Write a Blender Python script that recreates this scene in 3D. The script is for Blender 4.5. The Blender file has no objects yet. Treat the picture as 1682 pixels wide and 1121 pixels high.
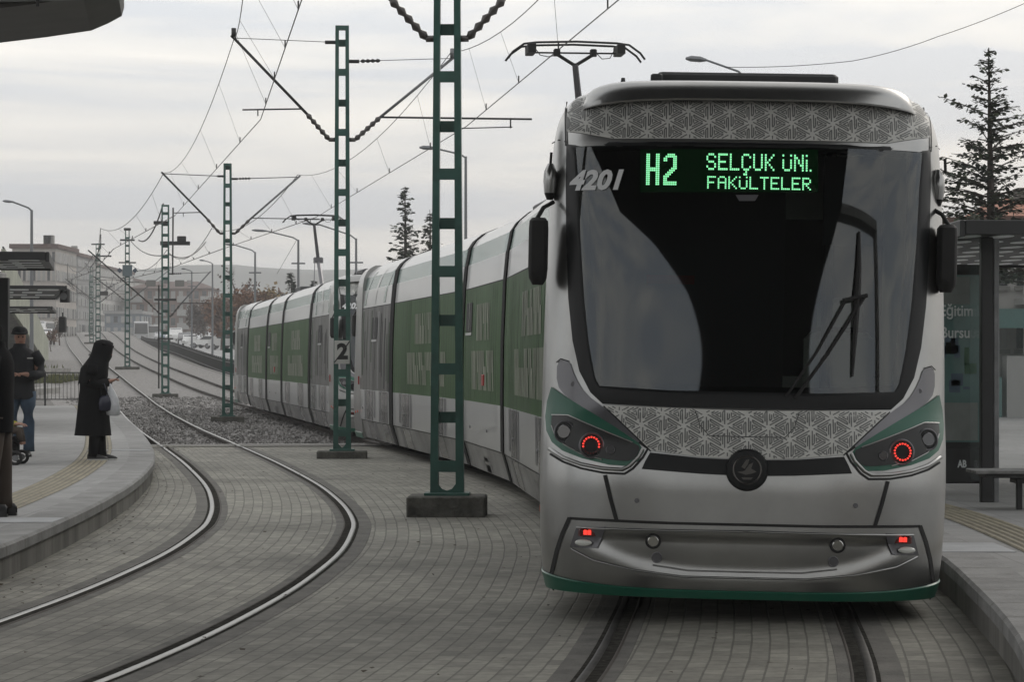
HAZE = True
import bpy, bmesh, math, random
from mathutils import Vector, Matrix, noise
R = math.radians
random.seed(7)
sc = bpy.context.scene
COL = sc.collection

# ------------------------------------------------------------------ materials
MATS = {}
def mat(name, col, rough=0.7, metal=0.0, var=0.0, vscale=3.0, bump=0.0, bscale=40.0, coat=0.0, emit=None, estr=0.0,
        col2=None, spec=0.5, streak=False, alpha=1.0, dirt=0.0):
    if name in MATS: return MATS[name]
    m = bpy.data.materials.new(name); m.use_nodes = True
    nt = m.node_tree; N = nt.nodes; L = nt.links
    b = N['Principled BSDF']
    b.inputs['Base Color'].default_value = (*col, 1)
    b.inputs['Roughness'].default_value = rough
    b.inputs['Metallic'].default_value = metal
    b.inputs['Specular IOR Level'].default_value = spec
    b.inputs['Alpha'].default_value = alpha
    if coat: b.inputs['Coat Weight'].default_value = coat; b.inputs['Coat Roughness'].default_value = 0.06
    if emit:
        b.inputs['Emission Color'].default_value = (*emit, 1); b.inputs['Emission Strength'].default_value = estr
    if var or bump:
        tc = N.new('ShaderNodeTexCoord')
        vec = tc.outputs['Object']
        if streak:
            mp = N.new('ShaderNodeMapping'); mp.inputs['Scale'].default_value = (1, 1, 0.12)
            L.new(vec, mp.inputs['Vector']); vec = mp.outputs['Vector']
    if var:
        n1 = N.new('ShaderNodeTexNoise'); n1.inputs['Scale'].default_value = vscale; n1.inputs['Detail'].default_value = 8
        n1.inputs['Roughness'].default_value = 0.65
        L.new(vec, n1.inputs['Vector'])
        rp = N.new('ShaderNodeValToRGB'); rp.color_ramp.elements[0].position = 0.3; rp.color_ramp.elements[1].position = 0.7
        c2 = col2 or tuple(max(0, c*(1-var)) for c in col)
        c1 = tuple(min(1, c*(1+var*0.5)) for c in col)
        rp.color_ramp.elements[0].color = (*c2, 1); rp.color_ramp.elements[1].color = (*c1, 1)
        L.new(n1.outputs['Fac'], rp.inputs['Fac']); L.new(rp.outputs['Color'], b.inputs['Base Color'])
        if dirt:
            ml = N.new('ShaderNodeMath'); ml.operation = 'MULTIPLY_ADD'
            ml.inputs[1].default_value = dirt; ml.inputs[2].default_value = rough - dirt*0.5
            L.new(n1.outputs['Fac'], ml.inputs[0]); L.new(ml.outputs[0], b.inputs['Roughness'])
    if bump:
        n2 = N.new('ShaderNodeTexNoise'); n2.inputs['Scale'].default_value = bscale; n2.inputs['Detail'].default_value = 6
        L.new(vec, n2.inputs['Vector'])
        bp = N.new('ShaderNodeBump'); bp.inputs['Strength'].default_value = bump; bp.inputs['Distance'].default_value = 0.02
        L.new(n2.outputs['Fac'], bp.inputs['Height']); L.new(bp.outputs['Normal'], b.inputs['Normal'])
    MATS[name] = m
    return m

def brick_mat(name, c1, c2, mortar, bw, bh, msize, use_uv=True, off=0.5, rough=0.8, var=0.35, stain=2.0, bump=0.4, stain2=None):
    """blocks or slabs: brick texture on UV (metres) multiplied by two scales of stain"""
    m = bpy.data.materials.new(name); m.use_nodes = True; nt = m.node_tree; N = nt.nodes; L = nt.links
    b = N['Principled BSDF']; b.inputs['Roughness'].default_value = rough
    tc = N.new('ShaderNodeTexCoord')
    vec = tc.outputs['UV'] if use_uv else tc.outputs['Object']
    nz = N.new('ShaderNodeTexNoise'); nz.inputs['Scale'].default_value = 1.3; nz.inputs['Detail'].default_value = 2
    L.new(vec, nz.inputs['Vector'])
    ad = N.new('ShaderNodeVectorMath'); ad.operation = 'MULTIPLY_ADD'; ad.inputs[1].default_value = (0.018, 0.018, 0)
    L.new(nz.outputs['Color'], ad.inputs[0]); L.new(vec, ad.inputs[2])
    br = N.new('ShaderNodeTexBrick'); br.inputs['Scale'].default_value = 1; br.inputs['Brick Width'].default_value = bw
    br.inputs['Row Height'].default_value = bh; br.inputs['Mortar Size'].default_value = msize; br.offset = off
    br.inputs['Mortar Smooth'].default_value = 0.3; br.inputs['Bias'].default_value = 0.0
    br.inputs['Color1'].default_value = (*c1, 1); br.inputs['Color2'].default_value = (*c2, 1); br.inputs['Mortar'].default_value = (*mortar, 1)
    L.new(ad.outputs[0], br.inputs['Vector'])
    col = br.outputs['Color']
    for sc_, v, d in ((stain*0.22, var, 4), (stain*6, var*0.7, 10)):
        n = N.new('ShaderNodeTexNoise'); n.inputs['Scale'].default_value = sc_; n.inputs['Detail'].default_value = d; n.inputs['Roughness'].default_value = 0.7
        L.new(vec, n.inputs['Vector'])
        mr = N.new('ShaderNodeMapRange'); mr.inputs['From Min'].default_value = 0.3; mr.inputs['From Max'].default_value = 0.7
        mr.inputs['To Min'].default_value = 1-v; mr.inputs['To Max'].default_value = 1+v*0.4
        L.new(n.outputs['Fac'], mr.inputs['Value'])
        mx = N.new('ShaderNodeMix'); mx.data_type = 'RGBA'; mx.blend_type = 'MULTIPLY'; mx.inputs['Factor'].default_value = 1
        L.new(col, mx.inputs[6]); L.new(mr.outputs['Result'], mx.inputs[7]); col = mx.outputs[2]
    L.new(col, b.inputs['Base Color'])
    bp = N.new('ShaderNodeBump'); bp.inputs['Strength'].default_value = bump; bp.inputs['Distance'].default_value = 0.01
    L.new(br.outputs['Fac'], bp.inputs['Height']); bp.invert = True
    L.new(bp.outputs['Normal'], b.inputs['Normal'])
    return m

# ------------------------------------------------------------------ mesh builder
class MB:
    def __init__(s): s.v = []; s.f = []; s.m = []; s.uv = None
    def face(s, idx, m=0): s.f.append(tuple(idx)); s.m.append(m)
    def add(s, vs, fs, m=0):
        o = len(s.v); s.v += [tuple(v) for v in vs]
        for f in fs: s.f.append(tuple(i+o for i in f)); s.m.append(m)
    def box(s, x0, x1, y0, y1, z0, z1, m=0, M=None):
        vs = [Vector(p) for p in ((x0,y0,z0),(x1,y0,z0),(x1,y1,z0),(x0,y1,z0),(x0,y0,z1),(x1,y0,z1),(x1,y1,z1),(x0,y1,z1))]
        if M: vs = [M @ v for v in vs]
        s.add(vs, [(0,3,2,1),(4,5,6,7),(0,1,5,4),(1,2,6,5),(2,3,7,6),(3,0,4,7)], m)
    def rbox(s, x0, x1, y0, y1, z0, z1, c=0.02, m=0, M=None):
        """box with chamfered vertical and top edges"""
        rings = []
        for z, k in ((z0, 0), (z1-c, 0), (z1, c)):
            a, b_, e, d = x0+k, x1-k, y0+k, y1-k
            rings.append([(a+c,e,z),(b_-c,e,z),(b_,e+c,z),(b_,d-c,z),(b_-c,d,z),(a+c,d,z),(a,d-c,z),(a,e+c,z)])
        s.loft(rings, True, m, caps=True, M=M)
    def loft(s, rings, closed=True, m=0, caps=False, M=None):
        n = len(rings[0]); o = len(s.v)
        for r in rings:
            for p in r:
                p = Vector(p)
                if M: p = M @ p
                s.v.append(tuple(p))
        for i in range(len(rings)-1):
            for j in range(n if closed else n-1):
                k = (j+1) % n
                s.face((o+i*n+j, o+i*n+k, o+(i+1)*n+k, o+(i+1)*n+j), m)
        if caps:
            s.face([o+j for j in range(n)][::-1], m)
            s.face([o+(len(rings)-1)*n+j for j in range(n)], m)
    def tube(s, pts, r, n=8, m=0, caps=True, r1=None):
        pts = [Vector(p) for p in pts]; rings = []
        up = Vector((0, 0, 1)); N = len(pts)
        for i, p in enumerate(pts):
            t = (pts[min(i+1, N-1)] - pts[max(i-1, 0)]).normalized()
            a = t.cross(up)
            if a.length < 1e-3: a = t.cross(Vector((0, 1, 0)))
            a.normalize(); b = t.cross(a).normalized()
            rr = r[i] if isinstance(r, (list, tuple)) else (r if r1 is None else r + (r1-r)*i/(N-1))
            rings.append([p + a*math.cos(2*math.pi*k/n)*rr + b*math.sin(2*math.pi*k/n)*rr for k in range(n)])
        s.loft(rings, True, m, caps)
    def disc(s, c, ax, r, th, n=24, m=0):
        c = Vector(c); ax = Vector(ax).normalized()
        s.tube([c, c+ax*th*0.7, c+ax*th], [r, r, r*0.9], n, m)
    def torus(s, c, ax, r, r2, n=24, k=8, m=0):
        c = Vector(c); ax = Vector(ax).normalized()
        a = ax.cross(Vector((0,0,1)));
        if a.length < 1e-3: a = Vector((1,0,0))
        a.normalize(); b = ax.cross(a)
        rings = []
        for i in range(n+1):
            t = 2*math.pi*i/n; d = a*math.cos(t)+b*math.sin(t)
            rings.append([c + d*(r+r2*math.cos(2*math.pi*j/k)) + ax*r2*math.sin(2*math.pi*j/k) for j in range(k)])
        s.loft(rings, True, m)
    def prism(s, poly, axis, a, b, m=0):
        """extrude 2D polygon along axis ('x','y','z') from a to b"""
        def P(p, t):
            return (t, p[0], p[1]) if axis == 'x' else (p[0], t, p[1]) if axis == 'y' else (p[0], p[1], t)
        s.loft([[P(p, a) for p in poly], [P(p, b) for p in poly]], True, m, caps=True)
    def mesh(s, name, mats, smooth=False, fix=True):
        me = bpy.data.meshes.new(name)
        me.from_pydata(s.v, [], s.f)
        for mm in (mats if isinstance(mats, (list, tuple)) else [mats]): me.materials.append(mm)
        me.polygons.foreach_set('material_index', s.m)
        if s.uv:
            ul = me.uv_layers.new(name='UVMap')
            for lp in me.loops: ul.data[lp.index].uv = s.uv[lp.vertex_index]
        if fix:
            bm = bmesh.new(); bm.from_mesh(me); bmesh.ops.recalc_face_normals(bm, faces=bm.faces); bm.to_mesh(me); bm.free()
        if smooth: me.shade_smooth()
        if smooth == 'auto':
            me.set_sharp_from_angle(angle=R(38))
        me.update()
        return me
    def build(s, name, mats, parent=None, smooth=False, fix=True, **k):
        return link(name, s.mesh(name, mats, smooth, fix), parent, **k)

def link(name, data, parent=None, loc=None, rot=None, label=None, cat=None, group=None, kind=None, M=None):
    o = bpy.data.objects.new(name, data); COL.objects.link(o)
    if parent: o.parent = parent
    if loc: o.location = loc
    if rot: o.rotation_euler = rot
    if M is not None: o.matrix_basis = M
    if label: o['label'] = label
    if cat: o['category'] = cat
    if group: o['group'] = group
    if kind: o['kind'] = kind
    return o
def thing(name, label, cat, loc=(0,0,0), rz=0, group=None, M=None):
    o = link(name, None, None, loc, (0,0,rz), label, cat, group, M=M)
    o.empty_display_size = 0.2
    return o
def kids(o): return [c for c in COL.objects if c.parent == o]
def copy_tree(o, parent=None):
    c = o.copy(); COL.objects.link(c)
    if parent: c.parent = parent
    for k in [x for x in list(COL.objects) if x.parent == o]: copy_tree(k, c)
    return c
def dup(o, label, loc=None, rz=None, scale=None):
    c = copy_tree(o); c['label'] = label
    if loc is not None: c.location = loc
    if rz is not None: c.rotation_euler = (0, 0, rz)
    if scale is not None: c.scale = (scale,)*3
    return c

def interp(keys):
    """monotone cubic through (x, y) keys, linear beyond"""
    xs = [k[0] for k in keys]; ys = [k[1] for k in keys]; n = len(xs)
    d = [(ys[i+1]-ys[i])/(xs[i+1]-xs[i]) for i in range(n-1)]
    t = [d[0]] + [0 if d[i-1]*d[i] <= 0 else 2*d[i-1]*d[i]/(d[i-1]+d[i]) for i in range(1, n-1)] + [d[-1]]
    def f(x):
        if x <= xs[0]: return ys[0] + t[0]*(x-xs[0])
        if x >= xs[-1]: return ys[-1] + t[-1]*(x-xs[-1])
        i = 0
        while x > xs[i+1]: i += 1
        h = xs[i+1]-xs[i]; u = (x-xs[i])/h
        return (ys[i]*(2*u**3-3*u*u+1) + t[i]*h*(u**3-2*u*u+u) + ys[i+1]*(-2*u**3+3*u*u) + t[i+1]*h*(u**3-u*u))
    return f
def lin(keys):
    def f(x):
        if x <= keys[0][0]: return keys[0][1]
        for (a, b), (c, d) in zip(keys, keys[1:]):
            if x <= c: return b + (d-b)*(x-a)/(c-a)
        return keys[-1][1]
    return f
def sstep(a, b, x):
    t = min(1, max(0, (x-a)/(b-a))); return t*t*(3-2*t)

# ------------------------------------------------------------------ camera and the layout read off the photograph
HZ, CX, F, CAMH = 592.0, 841.0, 4250.0, 1.6
def at(px, py, Y):      # pixel of the 1682x1121 photograph -> point at distance Y
    s = F/Y
    return Vector(((px-CX)/s, Y, CAMH-(py-HZ)/s))
cam = bpy.data.cameras.new('camera'); camo = bpy.data.objects.new('camera', cam); COL.objects.link(camo)
cam.sensor_width = 36; cam.lens = F/1682*36; cam.shift_y = (HZ-560.5)/1682; cam.clip_end = 6000; cam.clip_start = 0.1
camo.location = (0, 0, CAMH); camo.rotation_euler = (R(90), 0, 0); sc.camera = camo

cR = interp([(2,-1.3),(6,-.25),(10,.62),(12.9,1.07),(15.5,1.33),(18,1.52),(22,1.62),(25.7,1.48),(32,1.02),(36,.5),(43,-.65),(50,-1.85),(60.5,-3.62),(68.4,-4.92),(73,-5.73),(81,-7.05),(87,-8.15),(106,-12.0),(152,-20.8),(177,-25.3),(215,-32.2),(327,-51.),(386,-60.8),(520,-82)])
cL = interp([(2,-6.0),(6,-4.5),(10,-3.4),(12.9,-2.75),(16,-2.38),(18.8,-2.2),(21.4,-2.14),(24.5,-2.22),(26.4,-2.36),(31,-2.9),(38,-4.0),(47.6,-5.7),(60,-7.95),(87,-12.6),(106,-16.0),(152,-24.4),(177,-28.9),(223,-37.4),(300,-51.0),(386,-65.4),(520,-90)])
zG = interp([(60,0),(75,0.005),(87,.06),(100,.25),(115,.5),(130,.8),(160,1.35),(177,1.65),(223,2.7),(300,4.4),(386,5.9),(520,7.4),(900,9)])
zR = interp([(60,-.02),(100,.05),(150,.55),(223,2.1),(300,3.1),(366,4.2),(440,4.9),(520,6.2),(900,9)])
def terr(X, Y):
    v = X - cR(Y)
    a = zG(Y) if Y > 60 else 0.0
    b = zR(Y) if Y > 60 else 0.0
    return a + (b-a)*sstep(2.7, 4.1, v)
def tpt(Y, lat, right=True):
    """point at lateral offset from a track centre, with its tangent"""
    c = cR if right else cL
    t = Vector((c(Y+.2)-c(Y-.2), .4, 0)).normalized()
    n = Vector((t.y, -t.x, 0))
    return Vector((c(Y), Y, 0)) + n*lat
# ------------------------------------------------------------------ materials of the setting
M_pave = brick_mat('block_paving', (.325,.315,.268), (.225,.218,.188), (.15,.145,.123), .21, .105, .0065, stain=1.6, bump=.7, var=.5, rough=.8)
M_slab = brick_mat('platform_slabs', (.29,.29,.285), (.235,.235,.23), (.13,.13,.126), .42, .42, .004, stain=1.0, off=0, bump=.15, var=.22, rough=.72)
M_kerbtop = mat('kerb_concrete', (.24,.24,.235), .8, var=.35, vscale=2.5, bump=.4, bscale=30)
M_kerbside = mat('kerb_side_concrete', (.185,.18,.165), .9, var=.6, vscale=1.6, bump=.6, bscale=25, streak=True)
M_yellow = mat('tactile_yellow', (.235,.21,.145), .75, var=.4, vscale=3)
M_groove = mat('tactile_groove', (.12,.11,.085), .85, var=.3)
M_ground = mat('earth_ground', (.13,.125,.115), .95, var=.45, vscale=.6, bump=.5, bscale=12)
M_ballast = mat('ballast_gravel', (.25,.24,.23), .95, var=.75, vscale=7, bump=1.0, bscale=14, col2=(.07,.067,.065))
M_stone = mat('gravel_stone', (.27,.26,.25), .9, var=.65, vscale=.9)
M_conc = mat('concrete', (.27,.265,.25), .88, var=.4, vscale=1.5, bump=.5, bscale=25)
M_concdark = mat('old_concrete', (.10,.097,.085), .9, var=.6, vscale=5, bump=.8, bscale=30)
M_railtop = mat('polished_rail_steel', (.24,.24,.235), .36, 1.0, var=.2, vscale=6)
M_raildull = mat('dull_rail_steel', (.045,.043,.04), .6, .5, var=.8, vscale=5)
M_railside = mat('rusty_rail_side', (.055,.045,.038), .8, var=.4, vscale=8)
M_rubber = mat('rail_groove_bitumen', (.055,.053,.048), 1.0, spec=0, var=.6, vscale=14, bump=.5, bscale=60)
M_bed = mat('rail_bed_concrete', (.13,.125,.112), .85, var=.5, vscale=3, bump=.5)
M_asphalt = mat('road_asphalt', (.34,.34,.34), .85, var=.25, vscale=.5, bump=.3)
M_hill = mat('distant_hill', (.10,.11,.10), 1.0, var=.5, vscale=.01)
M_grass = mat('dry_grass', (.10,.11,.035), .95, var=.5, vscale=2)

def sheet(name, mats, Ys, lats, zf, centre=cR, kind='structure', swap=False):
    mb = MB(); mb.uv = []
    n = len(lats); arc = 0; prev = None
    for Y in Ys:
        if prev is not None: arc += math.hypot(Y-prev, centre(Y)-centre(prev))
        prev = Y
        for a in lats:
            t = tpt(Y, a) if centre is cR and abs(a) < 12 else Vector((centre(Y)+a, Y, 0))
            x, y = t.x, t.y
            mb.v.append((x, y, zf(x, y))); mb.uv.append((arc, a) if swap else (a, arc))
    for i in range(len(Ys)-1):
        for j in range(n-1):
            mb.face((i*n+j, i*n+j+1, (i+1)*n+j+1, (i+1)*n+j))
    return mb.build(name, mats, smooth=True, fix=False, kind=kind)

def frange(a, b, s):
    r = []; x = a
    while x < b - 1e-6: r.append(x); x += s
    return r + [b]
Yfar = frange(-90, 0, 15) + frange(2, 60, 4)+frange(62, 240, 3) + frange(250, 900, 25) + [1100, 1400, 1680]
lat_g = [-900,-500,-300,-200,-140,-90,-60,-40,-25,-15,-10,-7.2,-6.8,-6,-3,-1,1,2.3,2.6,3,3.4,3.8,4.2,4.6,5,6,8,12,16,25,40,70,120,200,400,900]
cflat = lambda Y: cR(min(Y, 520))
sheet('ground', M_ground, Yfar, lat_g, lambda x, y: terr(x, y) - .03 - (.30 if y > 50 and -7.0 < x-cflat(y) < 2.5 else 0), centre=lambda Y: cflat(max(Y, 2)))
sheet('block_paving', M_pave, frange(-6, 48.2, .9), [-9,-7.5,-6,-5,-4,-3,-2,-1,0,1,2,3,3.6], lambda x, y: 0.0, centre=lambda Y: (cR(max(Y,2))+cL(max(Y,2)))/2+2.1, swap=True)
sheet('ballast', M_ballast, frange(48.5, 240, 2)+frange(245, 520, 15), [-7.4,-6.9,-6,-4,-2,0,1.2,2.3,2.7], lambda x, y: terr(x, y) - (.11 if -6.95 < x-cR(y) < 2.6 else .03))
sheet('paving_edge_strip', M_conc, [48.15, 48.55], [-6.3,-3,0,2.3], lambda x, y: .045)
sheet('road', M_asphalt, frange(70, 240, 5)+frange(250, 520, 20), [5.6,8,12,16,20], lambda x, y: terr(x, y) + .01)

# loose stones lying on the ballast: far too many to count
mb = MB()
for i in range(14000):
    Y = 48.8 + (random.random()**1.5)*52
    a = random.uniform(-6.6, 2.4)
    p = tpt(Y, a); zz = terr(p.x, p.y)-.11
    r = random.uniform(.018, .045)*(1+ (Y-48)/60)
    a0 = random.random()*6.28
    vs = [(p.x+r*math.cos(a0+k*2.09)*random.uniform(.7,1.2), p.y+r*math.sin(a0+k*2.09)*random.uniform(.7,1.2), zz-.01) for k in range(3)]
    vs += [(p.x+r*.6*math.cos(a0+1+k*2.09), p.y+r*.6*math.sin(a0+1+k*2.09), zz+r*random.uniform(.5,1.0)) for k in range(3)]
    mb.add(vs, [(3,4,5),(0,1,4,3),(1,2,5,4),(2,0,3,5)])
mb.build('ballast_stones', M_stone, kind='stuff', fix=False)

# fallen leaves and litter scattered on the paving: far too many to count
mb = MB(); rl = random.Random(17)
for i in range(520):
    if rl.random() < .45:      # gathered along the left kerb
        Y = rl.uniform(16, 47); X = -3.6-max(0, (Y-22))*.11 + abs(rl.gauss(0, .35))
    else: Y = rl.uniform(12, 47); X = rl.uniform(-5, 2.6)
    r = rl.uniform(.008, .026); a = rl.random()*6.28; z = .012
    mb.add([(X+r*math.cos(a+k*1.57)*rl.uniform(.5,1.3), Y+r*1.3*math.sin(a+k*1.57), z+rl.uniform(0,.012)) for k in range(4)], [(0,1,2,3)])
mb.build('fallen_leaves', mat('dead_leaf', (.06,.045,.028), .9, var=.5, vscale=2), kind='stuff', fix=False)

# ------------------------------------------------------------------ tram tracks
def along(Ys, lats, zs, right, m, mb):
    """sweep a little open profile (lateral, z) along a track"""
    rings = []
    for Y in Ys:
        ring = []
        for a, z in zip(lats, zs):
            p = tpt(Y, a, right); zz = zG(Y) if Y > 60 else 0
            ring.append((p.x, p.y, zz+z))
        rings.append(ring)
    mb.loft(rings, False, m)
def make_track(right, label):
    t = thing('tram_track', label, 'tram track', (0,0,0), group='tram tracks')
    Yn = frange(3, 60, .6); Yf = frange(60, 240, 2)+frange(250, 500, 12)
    inn = -1 if right else 1     # the wider guard groove lies on the inner side
    for side in (-1, 1):
        g = side*.7175
        mb = MB()
        d = -side                 # direction to the track centre
        # rail head, crowned
        along(Yn+Yf[1:], [g+side*.026*k for k in (1,.8,.3,-.3,-.8,-1)], [.002,.010,.013,.013,.010,.002], right, 0, mb)
        Yg = frange(47.8, 60, .8)+Yf[1:]
        # guard lip beyond the groove (near part only)
        along(Yn, [g+d*x for x in (.082,.086,.098,.102)], [.002,.008,.008,.002], right, 1, mb)
        # web and foot where it stands on ballast
        along(Yg, [g-.031, g-.033, g-.010, g-.010, g-.07], [.003,-.03,-.04,-.12,-.14], right, 1, mb)
        along(Yg, [g+.031, g+.033, g+.010, g+.010, g+.07], [.003,-.03,-.04,-.12,-.14], right, 1, mb)
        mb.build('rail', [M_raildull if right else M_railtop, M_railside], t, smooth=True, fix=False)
        mb = MB()
        along(Yn[:-21], [g+d*.09, g+d*.024], [.0070,.0070], right, 0, mb)
        along(Yn[:-21], [g-d*.024, g-d*.048], [.0050,.0050], right, 0, mb)
        mb.build('flange_groove', M_rubber, t, fix=False)
        mb = MB()
        along([y for y in Yn if y < 48], [g-.17, g-.165, g+.165, g+.17], [.001,.0025,.0025,.001], right, 0, mb)
        mb.build('rail_bed', M_bed, t, fix=False)
    return t
make_track(False, 'left tram track curving past the platform with the waiting people')
make_track(True, 'right tram track running under the two green and silver trams')

# ------------------------------------------------------------------ platforms
def platform(name, edge, inner, zt, kind_label, strips, ztop_side):
    """edge, inner: lists of (X, Y) along the kerb and along the far side"""
    t = link(name, None, kind='structure'); t.empty_display_size = .2
    lip = .10; n = len(edge)
    E = [Vector((x, y, 0)) for x, y in edge]; I = [Vector((x, y, 0)) for x, y in inner]
    nor = []
    for i in range(n):
        a = (E[min(i+1, n-1)]-E[max(i-1, 0)]).normalized(); q = Vector((a.y, -a.x, 0))
        if (I[i]-E[i]).dot(q) < 0: q = -q
        nor.append(q)                      # points into the platform
    mb = MB(); mb.uv = []
    def row(pts, z):
        for p, u in pts: mb.v.append((p.x, p.y, z)); mb.uv.append(u)
    arc = 0
    for i in range(n):
        if i: arc += (E[i]-E[i-1]).length
        for k in (.36, 1.2, 2.4, None):
            p = I[i] if k is None else E[i]+nor[i]*k
            mb.v.append((p.x, p.y, zt)); mb.uv.append((p.x, p.y))
    for i in range(n-1):
        for j in range(3): mb.face((i*4+j, i*4+j+1, (i+1)*4+j+1, (i+1)*4+j))
    mb.build('slab_surface', M_slab, t, fix=False)
    # kerb blocks: top course with slight nosing, laid end to end with joints
    mb = MB(); side = MB()
    rings = []
    for i in range(n):
        q = nor[i]; rings.append([E[i]+q*.36+Vector((0,0,zt+.002)), E[i]+q*.02+Vector((0,0,zt+.002)), E[i]+Vector((0,0,zt-.018)), E[i]+Vector((0,0,zt-.09)), E[i]+q*.03+Vector((0,0,zt-.095))])
    mb.loft(rings, False, 0)
    mb.build('kerb_top', M_kerbtop, t, fix=False)
    side.loft([[E[i]+nor[i]*.03+Vector((0,0,zt-.093)), E[i]+nor[i]*.03+Vector((0,0,-.02))] for i in range(n)], False, 0)
    side.build('kerb_side', M_kerbside, t, fix=False)
    # dark joints between kerb blocks
    jb = MB(); L = 0; nxt = .3
    for i in range(1, n):
        seg = (E[i]-E[i-1]); l = seg.length
        while L + l > nxt:
            p = E[i-1] + seg*((nxt-L)/l); d = seg.normalized(); q = nor[i]
            w = .005
            a = [p-q*.0015+Vector((0,0,zt-.09)), p-q*.0015+Vector((0,0,zt-.016)), p+q*.02+Vector((0,0,zt+.0035)), p+q*.36+Vector((0,0,zt+.0035))]
            jb.loft([[v-d*w for v in a], [v+d*w for v in a]], False, 0)
            b = [p+q*.0285+Vector((0,0,-.01)), p+q*.0285+Vector((0,0,zt-.10))]
            jb.loft([[v-d*w for v in b], [v+d*w for v in b]], False, 0)
            nxt += .8
        L += l
    jb.build('kerb_joint', M_groove, t, fix=False)
    # tactile ribbed strip
    for (a, b) in strips:
        mb = MB(); nr = 6
        for k in range(nr):
            w = (b-a)/nr; lo = a+k*w
            mb.loft([[E[i]+nor[i]*(lo+w*f)+Vector((0,0,zt+h)) for f, h in ((0,.003),(.1,.004),(.25,.012),(.65,.012),(.8,.004),(1,.003))] for i in range(n)], False, 0)
        me = mb.mesh('tactile_strip', [M_yellow, M_groove], fix=False)
        for p in me.polygons:
            if (p.index % 5) in (0, 4): p.material_index = 1
        link('tactile_strip', me, t)
    return t
le = interp([(2,-7.3),(6,-5.9),(10,-4.6),(13,-4.0),(16,-3.74),(18.5,-3.68),(21.7,-3.76),(26.7,-4.02),(32.9,-4.58),(37.3,-5.15),(42.8,-6.0),(50,-7.2),(58,-8.6),(66,-10.0),(76,-11.8)])
ys = frange(3, 76, .8)
platform('left_platform', [(le(y), y) for y in ys], [(-34 if y > 20 else -20, y) for y in ys], .26, '', [(.62, 1.05)], 1)
re_ = lambda y: cR(y)+1.42
ys = frange(3, 62, .8)
platform('right_platform', [(re_(y)+.0, y) for y in ys], [(14, y) for y in ys], .26, '', [(.62, 1.05)], 1)
# one-off paler band and square plates in the platforms
mb = MB(); mb.box(le(22)-2.4, le(22)-.02, 21.3, 21.9, .262, .2655); mb.box(-9.5, -8.2, 30, 30.35, .262, .2655); mb.box(le(38.6)-.95, le(38.6)-.03, 38.2, 38.5, .262, .2655)
mb.box(re_(18.6)+.02, re_(18.6)+.55, 18.0, 18.9, .2625, .2655)
mb.build('pale_paving_band', mat('pale_paving', (.36,.37,.38), .8, var=.2), kind='structure', fix=False)
mb = MB(); mb.box(re_(19)+1.5, re_(19)+2.1, 18.2, 18.6, .2625, .266)
mb.build('yellow_paving_plate', mat('orange_tactile', (.34,.22,.07), .8, var=.2), kind='structure', fix=False)
# step-free lane, street and pavement behind the right platform
mb = MB(); mb.box(14, 60, 8, 90, -.02, .1); mb.build('side_street', M_asphalt, kind='structure')

# concrete path blocks and worn grass beyond the left platform
mb = MB()
for (x0, x1, y0, y1, h) in ((-25.5,-22.6,118,124,.35),(-26.5,-23.2,127,136,.35),(-21.5,-18.5,98,106,.2)):
    z = terr((x0+x1)/2, (y0+y1)/2)
    mb.box(x0, x1, y0, y1, z-.3, z+h)
mb.build('concrete_path', M_conc, kind='structure')
mb = MB()
for (x0, x1, y0, y1) in ((-30.5,-26.0,120,150),(-22.4,-20.6,118,127)):
    for k in range(900):
        x = random.uniform(x0, x1); y = random.uniform(y0, y1); z = terr(x, y)
        h = random.uniform(.1, .3); w = .05; a = random.random()*3.14
        mb.add([(x-w*math.cos(a), y-w*math.sin(a), z-.02), (x+w*math.cos(a), y+w*math.sin(a), z-.02), (x+random.uniform(-.1,.1), y, z+h)], [(0,1,2)])
mb.build('grass', M_grass, kind='stuff', fix=False)

# ------------------------------------------------------------------ hills far behind
mb = MB(); rings = []
NX = 90
for j in range(9):
    ring = []
    for i in range(NX+1):
        x = -1500 + i*1500/NX*1.6
        ridge = 41 + 16*noise.noise(Vector((x*.0021, 3.1, 0))) + 7*noise.noise(Vector((x*.009, 1.7, 0))) + 2*noise.noise(Vector((x*.03, .7, 0)))
        ridge += 12*math.exp(-((x+142)/90)**2)
        y = 1280 + j*40
        h = ridge*(math.sin(min(1, j/6)*math.pi/2))
        ring.append((x, y, 8 + max(0, h) + 4*noise.noise(Vector((x*.02, y*.02, 0)))*(j > 0)))
    rings.append(ring)
mb.loft(rings, False, 0); mb.build('hills', M_hill, smooth=True, fix=False, kind='structure')

# ------------------------------------------------------------------ sky, sun and haze
w = bpy.data.worlds.new('World'); sc.world = w; w.use_nodes = True
nt = w.node_tree; N = nt.nodes; L = nt.links
bg = N['Background']; out = N['World Output']
sky = N.new('ShaderNodeTexSky'); sky.sky_type = 'NISHITA'; sky.sun_disc = False
SUN_EL, SUN_AZ = R(32), R(35)
sky.sun_elevation = SUN_EL; sky.sun_rotation = SUN_AZ; sky.air_density = 1.5; sky.dust_density = 4
sks = N.new('ShaderNodeVectorMath'); sks.operation = 'SCALE'; sks.inputs['Scale'].default_value = .09
L.new(sky.outputs[0], sks.inputs[0])
tc = N.new('ShaderNodeTexCoord'); sep = N.new('ShaderNodeSeparateXYZ'); L.new(tc.outputs['Generated'], sep.inputs[0])
mp = N.new('ShaderNodeMapping'); mp.inputs['Scale'].default_value = (1.6, 1.6, 13.0); L.new(tc.outputs['Generated'], mp.inputs[0])
nz = N.new('ShaderNodeTexNoise'); nz.inputs['Scale'].default_value = 2.4; nz.inputs['Detail'].default_value = 9; nz.inputs['Roughness'].default_value = .55; nz.inputs['Distortion'].default_value = .5
L.new(mp.outputs[0], nz.inputs['Vector'])
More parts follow.
